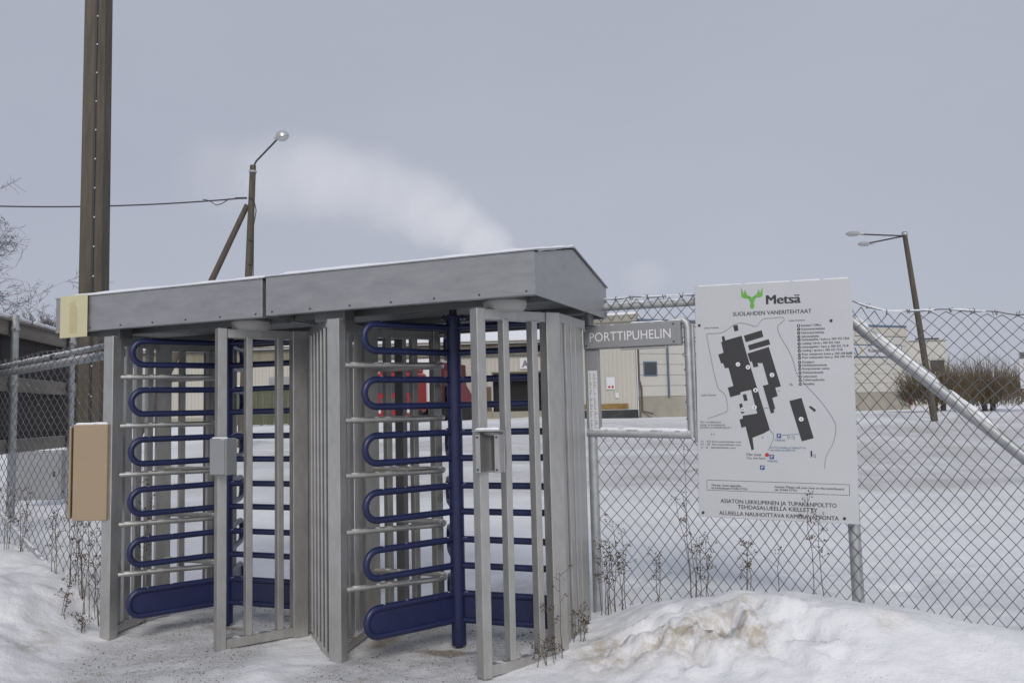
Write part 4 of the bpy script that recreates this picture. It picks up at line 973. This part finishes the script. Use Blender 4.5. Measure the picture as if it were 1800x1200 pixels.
for s in (6.0, 17.0):
    wallbox(on(wa, wb, s, 0, 0)[:2], on(wa, wb, s + 3.4, 0, 0)[:2], 1.3, 4.2, 0.1, 0.07).build('roller_door', 'grey_panel', wh)
tag(wh, 'long cream corrugated warehouse with a snowy roof across the yard', 'building')

va, vb = (3.4, 44.1), (6.42, 43.0)
wg = empty('warehouse_wing', (0, 0, 0))
ribbed(va, vb, 1.42, 6.0, 0.22).build('wall', 'siding_cream', wg)
wallbox(va, vb, 0.3, 1.40, 0.3, 0.08).build('plinth', 'plinth_black', wg)
wallbox(va, on(va, vb, 2.75, 0, 0)[:2], 1.42, 1.72, 0.03, 0.055).build('rusty_flashing', 'rust', wg)
wallbox(va, (6.55, 42.95), 6.0, 6.35, 0.4, 0.15).build('eaves_band', 'concrete', wg)
MB().beam((3.3, 44.3, 6.42), (6.6, 43.1, 6.42), 0.5, 0.12).build('roof_snow', 'snow_cover', wg)
MB().beam((3.3, 53, 6.2), (3.4, 44.15, 6.2), 0.2, 0.4).build('side_band', 'concrete', wg)
MB().beam((3.3, 53, 3.6), (3.4, 44.2, 3.6), 0.1, 4.6).build('side_wall', 'siding_cream', wg)
nq = on(va, vb, 1.92, 0.06, 0)
wallbox(on(va, vb, 1.62, 0, 0)[:2], on(va, vb, 2.08, 0, 0)[:2], 2.48, 3.12, 0.03, 0.07).build('notice', 'paper', wg)
for q in (1.72, 1.90):
    wallbox(on(va, vb, q, 0, 0)[:2], on(va, vb, q + 0.11, 0, 0)[:2], 2.55, 2.66, 0.02, 0.085).build('notice_mark', 'ink_red', wg)
wallbox(on(va, vb, 2.08, 0, 0)[:2], on(va, vb, 2.27, 0, 0)[:2], 2.02, 2.30, 0.03, 0.07).build('notice', 'paper', wg)
tag(wg, 'cream corrugated wing with black plinth seen through the call point opening', 'building')

ca, cb_ = (6.62, 43.05), (24.4, 51.0)
pc = empty('panel_building', (0, 0, 0))
Lc = (Vector(cb_) - Vector(ca)).length
row_z = [2.06 + 0.56 * k for k in range(8)]
for z0, z1 in zip(row_z[:-1], row_z[1:]):
    wallbox(ca, cb_, z0, z1 - 0.018, 0.2, 0.0).build('wall_panel', 'panel_cream', pc)
wallbox(ca, cb_, 2.0, 6.0, 0.1, -0.09).build('wall_core', 'concrete', pc)
wallbox(ca, cb_, 0.3, 2.045, 0.25, 0.03).build('plinth', 'concrete', pc)
wallbox(ca, cb_, 5.985, 6.12, 0.3, 0.06).build('eaves_trim', 'trim_blue', pc)
wallbox(on(ca, cb_, 15.2, 0, 0)[:2], cb_, 5.45, 5.975, 0.1, 0.06).build('upper_siding', 'siding_cream', pc)
wn_ = wallbox(on(ca, cb_, 0.22, 0, 0)[:2], on(ca, cb_, 1.06, 0, 0)[:2], 3.12, 3.88, 0.06, 0.04).build('window', 'trim_blue', pc)
wallbox(on(ca, cb_, 0.29, 0, 0)[:2], on(ca, cb_, 0.99, 0, 0)[:2], 3.19, 3.81, 0.03, 0.055).build('pane', 'window_glass', wn_)
MB().tube([on(ca, cb_, 1.72, 0.08, 2.0), on(ca, cb_, 1.72, 0.08, 6.0)], 0.055, 8).build('downpipe', 'trim_blue', pc, True)
MB().tube([on(ca, cb_, -0.12, 0.10, 6.0), on(ca, cb_, -0.12, 0.10, 2.9), on(ca, cb_, 0.0, 0.10, 2.5), on(ca, cb_, 0.02, 0.10, 1.3), on(ca, cb_, 0.5, 0.35, 1.15)], 0.05, 8).build('downpipe', 'trim_brown', pc, True)
A_, B_ = on(ca, cb_, 14.9, 0, 0)[:2], on(ca, cb_, 18.95, 0, 0)[:2]
sgn = wallbox(A_, B_, 4.15, 4.92, 0.06, 0.06).build('sign_frame', 'trim_blue', pc)
wallbox(on(ca, cb_, 14.97, 0, 0)[:2], on(ca, cb_, 18.88, 0, 0)[:2], 4.22, 4.85, 0.03, 0.075).build('sign_face', 'board_white', sgn)
angc = math.atan2(cb_[1] - ca[1], cb_[0] - ca[0])
o = obj('lettering', text_mesh('Kumpuniemen', 2.2, 0.22, 1), 'ink_black', sgn); o.location = on(ca, cb_, 16.15, 0.085, 4.46); o.rotation_euler = (R(90), 0, angc)
for (q, m, da) in ((0, 'ink_blue', 0.9), (0.18, 'ink_yellow', 1.9)):
    p = on(ca, cb_, 15.25 + q, 0.084, 4.30)
    MB().box((0, 0, 0.22), (0.08, 0.006, 0.5)).build('sign_mark', m, sgn)
    s_ = [x for x in COL.objects if x.parent == sgn and x.name.startswith('sign_mark')][-1]
    s_.location = p; s_.rotation_euler = (0, R(-25) if q == 0 else R(25), angc)
MB().box((24.3, 50.7, 1.6), (0.14, 0.14, 0.7)).build('bollard', 'truck_red', pc)
MB().beam((24.45, 51.1, 3.6), (23.0, 66, 3.6), 0.2, 4.9).build('side_wall', 'panel_cream', pc)
tag(pc, 'cream panel building with concrete plinth and a framed name sign', 'building')

fb = empty('far_building', (31.0, 71, 0))
MB().box((-0.6, 0, 3.5), (8.6, 10, 5.4)).build('wall', 'panel_cream', fb)
MB().box((-0.6, 0, 6.23), (8.8, 10.2, 0.06)).build('roof', 'concrete', fb)
MB().box((2.2, -5.05, 6.36), (1.8, 0.2, 0.12)).build('roof_vent', 'dark_steel', fb)
for k in range(3): MB().box((-1.5 + k * 2.2, -5.02, 4.2), (1.1, 0.06, 0.9)).build('window', 'window_glass', fb)
tag(fb, 'distant plain cream block behind the leaning street lamp', 'building')

# ------------------------------------------------------------------ yard objects
def gy_(x, y): return gz(x, y)
tr = empty('truck', (-6.95, 48.0, gz(-6.95, 48.0)))
MB().box((0, 1.1, 1.75), (2.45, 2.1, 2.3), 0, 0.12).build('cab', 'truck_red', tr)
MB().box((0, 1.2, 3.08), (2.2, 1.6, 0.42), 0, 0.10).build('roof_deflector', 'truck_red', tr)
MB().box((0, 0.04, 2.15), (2.1, 0.05, 0.85), 0, 0.02).build('windscreen', 'window_glass', tr)
MB().box((0, 0.03, 1.15), (1.7, 0.06, 0.55), 0, 0.02).build('grille', 'bin_grey', tr)
MB().box((0, 0.0, 0.60), (2.45, 0.25, 0.42), 0, 0.05).build('bumper', 'truck_red', tr)
for s in (-1, 1):
    MB().box((s * 0.92, -0.14, 0.66), (0.36, 0.04, 0.20), 0, 0.02).build('headlight', 'lamp_glass', tr)
    MB().box((s * 1.38, 0.25, 2.2), (0.18, 0.12, 0.62), 0, 0.03).build('mirror', 'bin_grey', tr)
    for y in (0.95, 4.6, 5.9):
        wv = MB().lathe([(0.30, -0.15), (0.5, -0.15), (0.52, -0.08), (0.52, 0.08), (0.5, 0.15), (0.30, 0.15)], 18).build('wheel', 'tyre', tr, True)
        wv.location = (s * 1.05, y, 0.50); wv.rotation_euler = (0, R(90), 0)
MB().box((0, 5.2, 1.0), (0.9, 7.0, 0.25)).build('chassis', 'dark_steel', tr)
MB().box((0, 5.9, 2.45), (2.5, 6.6, 2.5), 0, 0.04).build('load_body', 'tarp_red', tr)
MB().box((0, 2.56, 2.5), (2.52, 0.06, 2.6)).build('bulkhead', 'ink_white', tr)
tr.rotation_euler = (0, 0, R(-16))
tag(tr, 'red lorry parked nose-on in front of the warehouse', 'lorry')

tb = empty('covered_trailer', (-3.75, 52.5, gz(-3.75, 52.5)))
MB().add([(-1.5, 0, 1.0), (1.35, 0, 1.0), (0.15, 0, 3.15), (-1.5, 0, 3.2), (-1.5, 2.6, 1.0), (1.35, 2.6, 1.0), (0.15, 2.6, 3.15), (-1.5, 2.6, 3.2)],
         [(0, 1, 2, 3), (7, 6, 5, 4), (1, 0, 4, 5), (2, 1, 5, 6), (3, 2, 6, 7), (0, 3, 7, 4)]).build('tarpaulin', 'tarp_red', tb)
MB().box((-0.1, 1.3, 0.85), (2.9, 2.5, 0.25)).build('bed', 'dark_steel', tb)
for s in (-0.9, 0.8):
    for y in (0.1, 2.5):
        wv = MB().lathe([(0.2, -0.12), (0.42, -0.12), (0.44, 0), (0.42, 0.12), (0.2, 0.12)], 16).build('wheel', 'tyre', tb, True); wv.location = (s, y, 0.42); wv.rotation_euler = (R(90), 0, 0)
tag(tb, 'trailer under a dark red tarpaulin beside the loading door', 'trailer')

def wheelie(name, m, x, y, w, h, label, group):
    t = empty(name, (x, y, gz(x, y)))
    k = 0.82
    MB().add([(-w / 2 * k, -w / 2 * k, 0.08), (w / 2 * k, -w / 2 * k, 0.08), (w / 2 * k, w / 2 * k, 0.08), (-w / 2 * k, w / 2 * k, 0.08),
              (-w / 2, -w / 2, h), (w / 2, -w / 2, h), (w / 2, w / 2, h), (-w / 2, w / 2, h)],
             [(3, 2, 1, 0), (4, 5, 6, 7), (0, 1, 5, 4), (1, 2, 6, 5), (2, 3, 7, 6), (3, 0, 4, 7)]).build('body', m, t)
    MB().box((0, 0, h + 0.035), (w * 1.08, w * 1.1, 0.07), 0, 0.02).build('lid', m, t)
    MB().blob((0, 0, h + 0.075), (w * 0.48, w * 0.48, 0.03), 1, 10, 4, 0.05).build('snow', 'snow_cover', t, True)
    MB().box((0, -w / 2 * 0.97 - 0.005, h * 0.62), (w * 0.55, 0.02, 0.16)).build('label_sticker', 'paper', t)
    for s in (-1, 1):
        wv = MB().tube([(s * w * 0.42, w * 0.36, 0.09), (s * w * 0.48, w * 0.36, 0.09)], 0.09, 12).build('wheel', 'tyre', t, True)
    tag(t, label, 'bin', group)
wheelie('waste_bin', 'bin_orange', -3.52, 54.6, 0.42, 1.05, 'orange wheeled bin nearer the lorry', 'orange wheeled bins')
wheelie('waste_bin', 'bin_orange', -3.02, 54.6, 0.46, 1.05, 'orange wheeled bin nearer the brown warehouse door', 'orange wheeled bins')
wheelie('waste_bin', 'bin_grey', -6.0, 53.5, 0.95, 1.0, 'dark grey waste bin next to the lorry', 'dark grey waste bins')
wheelie('waste_bin', 'bin_grey', -4.85, 53.7, 0.95, 1.0, 'dark grey waste bin next to the orange bins', 'dark grey waste bins')

gf = empty('board_fence', (-15.5, 45.0, gz(-13.5, 45.0)))
for k in range(22):
    MB().box((0.1 + k * 0.19, 0, 1.1), (0.175, 0.03, 2.1 + 0.03 * math.sin(k * 2.3))).build('board', 'green_boards', gf)
for z in (0.5, 1.8): MB().box((2.1, 0.04, z), (4.2, 0.05, 0.1)).build('rail', 'green_boards', gf)
snow_line([(0, 0, 2.16), (4.2, 0, 2.16)], 0.05, 5, 0, 0.1, 0.2).build('snow', 'snow_cover', gf, True)
tag(gf, 'weathered green board fence seen through the left turnstile', 'fence')

rs = empty('direction_board', (18.5, 30.0, gz(18.5, 30.0)))
for s in (0.1, 1.5): MB().tube([(s, 0.05, -0.3), (s, 0.05, 2.4)], 0.04, 10).build('post', 'galvanised', rs, True)
MB().box((0.75, 0, 1.78), (1.75, 0.03, 1.35), 0, 0.004).build('panel', 'board_white', rs)
MB().box((0.75, -0.018, 2.30), (1.70, 0.004, 0.24)).build('header_band', 'ink_grey', rs)
o = obj('lettering', text_mesh('SPRUCE', 1.25, 0.16, 1), 'ink_black', rs); o.location = (0.02, -0.02, 1.88); o.rotation_euler = (R(90), 0, 0)
tag(rs, 'pale direction board cut off at the right edge behind the fence', 'sign')

# ------------------------------------------------------------------ trees, bushes, weeds
def bare_tree(name, base, height, seed, label, spread=0.55, levels=5, group=None, twig_r=0.006, droop=0.0):
    rd = random.Random(seed); t = empty(name, base); tk, cr = MB(), MB()
    def branch(p, d, L, r, lev):
        n = 5 if lev < 2 else 4; pts = [p]; rs = [r]; q = p.copy(); dd = d.copy(); kids = []
        for i in range(n):
            dd = (dd + Vector((rd.uniform(-1, 1), rd.uniform(-1, 1), rd.uniform(-0.6, 0.9) - droop * lev)) * (0.10 + 0.045 * lev)).normalized()
            q = q + dd * L / n; pts.append(q.copy()); rs.append(max(twig_r * 0.6, r * (1 - 0.75 * (i + 1) / n)))
            kids.append((q.copy(), dd.copy(), rs[-1]))
        (tk if lev < 1 else cr).tube(pts, rs, 7 if lev < 1 else (5 if lev < 2 else 3), cap=False)
        if lev >= levels: return
        m = {0: 15, 1: 8, 2: 5, 3: 4, 4: 3}[lev]
        for k in range(m):
            f = rd.uniform(0.22 if lev == 0 else 0.15, 1.0); j = min(n - 1, int(f * n)); o_, od, orr = kids[j]
            start = pts[j].lerp(pts[j + 1], f * n - j)
            a = rd.uniform(0, 2 * math.pi); side = od.orthogonal().normalized(); side = (Matrix.Rotation(a, 3, od) @ side)
            nd = (od * (1 - spread) + side * spread + Vector((0, 0, 0.25 if lev < 2 else 0))).normalized()
            branch(start, nd, L * rd.uniform(0.38, 0.62) * (1.15 - 0.5 * f if lev == 0 else 1), max(twig_r, orr * 0.55), lev + 1)
    branch(Vector((0, 0, -0.2)), Vector((0, 0, 1)), height, height * 0.014, 0)
    tk.build('trunk', 'bark', t, True); cr.build('crown', 'twig', t)
    tag(t, label, 'tree', group); return t
bare_tree('birch_tree', (-21.8, 30.0, 0.2), 8.6, 14, 'tall bare birch at the left edge above the hoarding', 0.5, 5, 'bare trees on the left', 0.0075, 0.05)
for k, (x, y, h, lb) in enumerate(((-35.6, 60, 6.2, 'small bare tree just right of the tall birch'), (-34.6, 62, 6.6, 'small bare tree second from the tall birch'), (-33.9, 60, 6.0, 'small bare tree midway along the far row on the left'),
                                  (-33.1, 61, 6.5, 'small bare tree next to the yellow plate in the far row'), (-38.0, 63, 6.4, 'bare tree low behind the tall birch'))):
    bare_tree('bare_tree', (x, y, 0.4), h, 30 + k, lb, 0.36, 4, 'bare trees on the left', 0.011)

def willow(base, h, w, seed, label):
    rd = random.Random(seed); t = empty('willow_bush', base); tk = MB(); cr = MB()
    for s in (-0.18, 0.12):
        top = Vector((s * 4.2, rd.uniform(-.2, .2), h * 0.42)); tk.tube([(s, 0, -0.3), (s * 1.6, 0.0, h * 0.2), tuple(top)], [0.14, 0.12, 0.09], 8)
    for k in range(1700):
        a = rd.uniform(0, 2 * math.pi); rr = math.sqrt(rd.random()) * w
        x0, y0 = rr * math.cos(a), rr * math.sin(a) * 0.7
        z0 = h * (0.10 + 0.45 * rd.random()) * (1.1 - 0.35 * (rr / w) ** 2)
        L = h * rd.uniform(0.16, 0.52) * (1.1 - 0.35 * (rr / w) ** 2); o = Vector((x0, y0, z0))
        tip = o + Vector((x0 / w * 0.28 * h * rd.uniform(0.3, 1) + rd.uniform(-.15, .15), y0 / w * 0.2 * h + rd.uniform(-.15, .15), L))
        mid = o.lerp(tip, 0.5) + Vector((rd.uniform(-.05, .05), rd.uniform(-.05, .05), 0.05))
        cr.tube([o, mid, tip], [0.012, 0.008, 0.003], 3, cap=False)
    for k in range(60):
        a = rd.uniform(0, 6.28); o = Vector((rd.uniform(-.4, .4), 0, h * 0.15)); tip = Vector((w * 0.9 * math.cos(a), 0.6 * w * math.sin(a), h * rd.uniform(0.25, 0.55)))
        cr.tube([o, o.lerp(tip, 0.5) + Vector((0, 0, 0.2)), tip], [0.045, 0.03, 0.012], 4, cap=False)
    tk.build('trunk', 'bark', t, True); cr.build('crown', 'willow_twig', t)
    tag(t, label, 'bush', 'pruned willow bushes beyond the fence')
willow((20.55, 40.0, gz(20.55, 40)), 2.6, 1.75, 1, 'brown willow bush right behind the leaning lamp pole')
willow((23.1, 40.3, gz(23.1, 40.3)), 2.7, 1.75, 2, 'brown willow bush beside the direction board')

def weed(x, y, h, seed, label, n=3, lean=(0, 0), heads=5, group='dry weeds by the fences', curl=0.0):
    rd = random.Random(seed); z = gz(x, y) - 0.03; t = empty('dry_weed', (x, y, z)); st, hd = MB(), MB()
    for k in range(n):
        hh = h * rd.uniform(0.6, 1.0) if k else h
        bx_, by_ = rd.uniform(-.05, .05) * (k > 0), rd.uniform(-.03, .03) * (k > 0); lx, ly = lean[0] * hh + rd.uniform(-.10, .10) * hh, lean[1] * hh + rd.uniform(-.05, .05) * hh
        P = [Vector((bx_ + lx * f ** 1.6 + rd.uniform(-.008, .008), by_ + ly * f ** 1.6, hh * f)) for f in (0, .2, .4, .6, .8, 1.0)]
        if curl: P[-1] = P[-1] + Vector((curl * 0.5, 0, -abs(curl))); P[-2] = P[-2] + Vector((curl * 0.2, 0, 0.01))
        st.tube(P, [0.0028, 0.0025, 0.0022, 0.0019, 0.0016, 0.0012], 5, cap=False)
        for q in range(heads + rd.randint(0, 3)):
            f = rd.uniform(0.45, 1.0); j = min(4, int(f * 5)); o = P[j].lerp(P[j + 1], f * 5 - j); a = rd.uniform(0, 6.28); L = rd.uniform(0.02, 0.075)
            e = o + Vector((math.cos(a) * L, math.sin(a) * L * 0.6, L * rd.uniform(0.1, 0.9)))
            st.tube([o, o.lerp(e, 0.5) + Vector((0, 0, -0.006)), e], [0.0018, 0.0015, 0.001], 3, cap=False)
            for w_ in range(rd.randint(3, 7)):
                c = e + Vector((rd.uniform(-.014, .014), rd.uniform(-.010, .010), rd.uniform(-.010, .012))); s = rd.uniform(0.002, 0.0055)
                hd.blob(c, (s, s, s * rd.uniform(0.6, 1.3)), rd.randint(0, 9999), 5, 3, 0.35)
        for w_ in range(9):
            c = P[-1] + Vector((rd.uniform(-.03, .03), rd.uniform(-.02, .02), rd.uniform(-.03, .012))); s = rd.uniform(0.002, 0.005)
            hd.blob(c, (s, s, s), rd.randint(0, 9999), 5, 3, 0.35)
    st.build('stem', 'dry_weed', t); tag(hd.build('seed_heads', 'seed_head', t), kind='stuff')
    tag(t, label, 'weed', group)
def wf(s, off=-0.10): p = fr(s, 0, off); return p[0], p[1]
weed(*wf(0.12, -0.16), 0.52, 1, 'dense dark weed clump right against the turnstile side', 6)
weed(*wf(0.20, -0.10), 0.62, 2, 'tall branching weed in front of the leftmost fence mesh', 4)
weed(*wf(0.46, -0.12), 0.34, 4, 'small forked weed below the middle of the call point sill', 2, (0.05, 0))
weed(*wf(0.66, -0.08), 1.02, 5, 'tallest thin weed left of the map board', 3, (-0.06, 0), 3)
weed(*wf(0.74, -0.14), 0.42, 6, 'bushy weed at the foot of the tallest thin weed', 4)
weed(*wf(1.06, -0.14), 0.36, 8, 'low brown weed under the middle of the map board', 3)
weed(*wf(1.44, -0.16), 0.70, 9, 'drooping weed overlapping the lettering at the board foot', 2, (0.01, -0.05), 9, curl=0.05)
weed(*wf(1.22, -0.14), 0.30, 10, 'single bare stalk between the low weeds and the drooping weed', 1, (0.05, 0), 1)
x_, y_ = l2w(0.76, -0.20); weed(x_, y_, 0.50, 11, 'thin weed growing through the right turnstile slats', 2, (-0.1, 0), 4)
x_, y_ = l2w(0.70, -0.30); weed(x_, y_, 0.20, 12, 'low tangled weed at the right turnstile bottom rail', 4)
x_, y_ = l2w(0.80, 0.05); weed(x_, y_, 0.24, 13, 'low weed at the turnstile corner beside the bank', 4)
def wl_(s, off=-0.1): p = fl(s, 0, off); return p[0], p[1]
for k, (s, of, h, n, ln_, lb) in enumerate(((0.10, -0.05, 0.62, 4, 0, 'weed against the left turnstile post'), (0.24, -0.06, 0.70, 4, 0.02, 'weed under the beige cabinet right part'), (0.40, -0.05, 0.78, 4, -0.02, 'weed under the beige cabinet left part'),
        (0.60, -0.06, 0.85, 3, 0.03, 'tall weed just left of the beige cabinet'), (0.85, -0.1, 0.50, 3, -0.05, 'weed at the low end of the left fence brace'), (1.55, -0.1, 0.55, 3, 0.06, 'flat-topped weed by the left fence brace top'), (1.9, -0.1, 0.6, 3, -0.03, 'weed clump at the left picture edge'),
        (0.02, 0.25, 1.15, 5, 0.0, 'tall weed behind the left turnstile post'))):
    weed(*wl_(s, of), h, 40 + k, lb, n, (ln_, 0), 5)
weed(-3.02, 5.85, 0.14, 60, 'grass tuft poking out of the left bank foot', 4, (0, 0), 2)
weed(-3.22, 5.95, 0.28, 61, 'bent weed hanging over the left snow bank', 3, (0.25, -0.1), 4)

# ------------------------------------------------------------------ steam from the plant behind the canopy
def puff_mat(name, dens, scale):
    m = bpy.data.materials.new(name); m.use_nodes = True; n, l = m.node_tree.nodes, m.node_tree.links; n.clear()
    out = n.new('ShaderNodeOutputMaterial'); pv = n.new('ShaderNodeVolumePrincipled')
    pv.inputs['Color'].default_value = (1, 1, 1, 1); pv.inputs['Anisotropy'].default_value = 0.1
    co = n.new('ShaderNodeTexCoord'); ge = n.new('ShaderNodeNewGeometry')
    nz = n.new('ShaderNodeTexNoise'); nz.inputs['Scale'].default_value = scale; nz.inputs['Detail'].default_value = 5; nz.inputs['Roughness'].default_value = 0.6
    l.new(ge.outputs['Position'], nz.inputs['Vector'])
    ln_ = n.new('ShaderNodeVectorMath'); ln_.operation = 'LENGTH'; l.new(co.outputs['Object'], ln_.inputs[0])
    fall = n.new('ShaderNodeMapRange'); fall.inputs[1].default_value = 1.0; fall.inputs[2].default_value = 0.25; l.new(ln_.outputs['Value'], fall.inputs[0])
    # density = clamp(falloff + noise - 1)
    ad = n.new('ShaderNodeMath'); ad.operation = 'ADD'; l.new(fall.outputs[0], ad.inputs[0]); l.new(nz.outputs['Fac'], ad.inputs[1])
    mr = n.new('ShaderNodeMapRange'); mr.inputs[1].default_value = 0.86; mr.inputs[2].default_value = 1.3; mr.inputs[3].default_value = 0; mr.inputs[4].default_value = dens
    l.new(ad.outputs[0], mr.inputs[0]); l.new(mr.outputs[0], pv.inputs['Density']); l.new(pv.outputs[0], out.inputs['Volume'])
    return m
steam = empty('steam', (0, 0, 0))
tag(steam, 'white steam plume drifting left from behind the canopy roof', 'steam', kind='stuff')
PUFFS = [((-0.6, 130, 24.5), 4.6, 0.25, 0.30), ((-3.6, 130, 27.8), 5.4, 0.20, 0.28), ((-7.5, 130, 30.5), 6.6, 0.14, 0.24), ((-11.5, 130, 33.0), 7.8, 0.09, 0.20),
         ((-16.0, 131, 35.5), 9.2, 0.055, 0.17), ((-21.0, 131, 37.8), 10.4, 0.045, 0.14), ((-28.0, 132, 39.5), 10.5, 0.07, 0.11), ((-36.0, 133, 40.5), 12, 0.045, 0.10),
         ((-46.0, 134, 40.5), 12.0, 0.020, 0.09), ((-13.5, 130, 29.2), 3.6, 0.09, 0.24), ((23.0, 140, 23.5), 5.0, 0.05, 0.2)]
pmesh = MB().blob((0, 0, 0), (1, 1, 1), 1, 20, 12, 0.0).mesh('puff')
for k, (c, r, dn, sc) in enumerate(PUFFS):
    me = pmesh.copy(); o = obj('puff', me, puff_mat('steam_%d' % k, dn, sc), steam); o.location = c; o.scale = (r * 1.25, r, r)
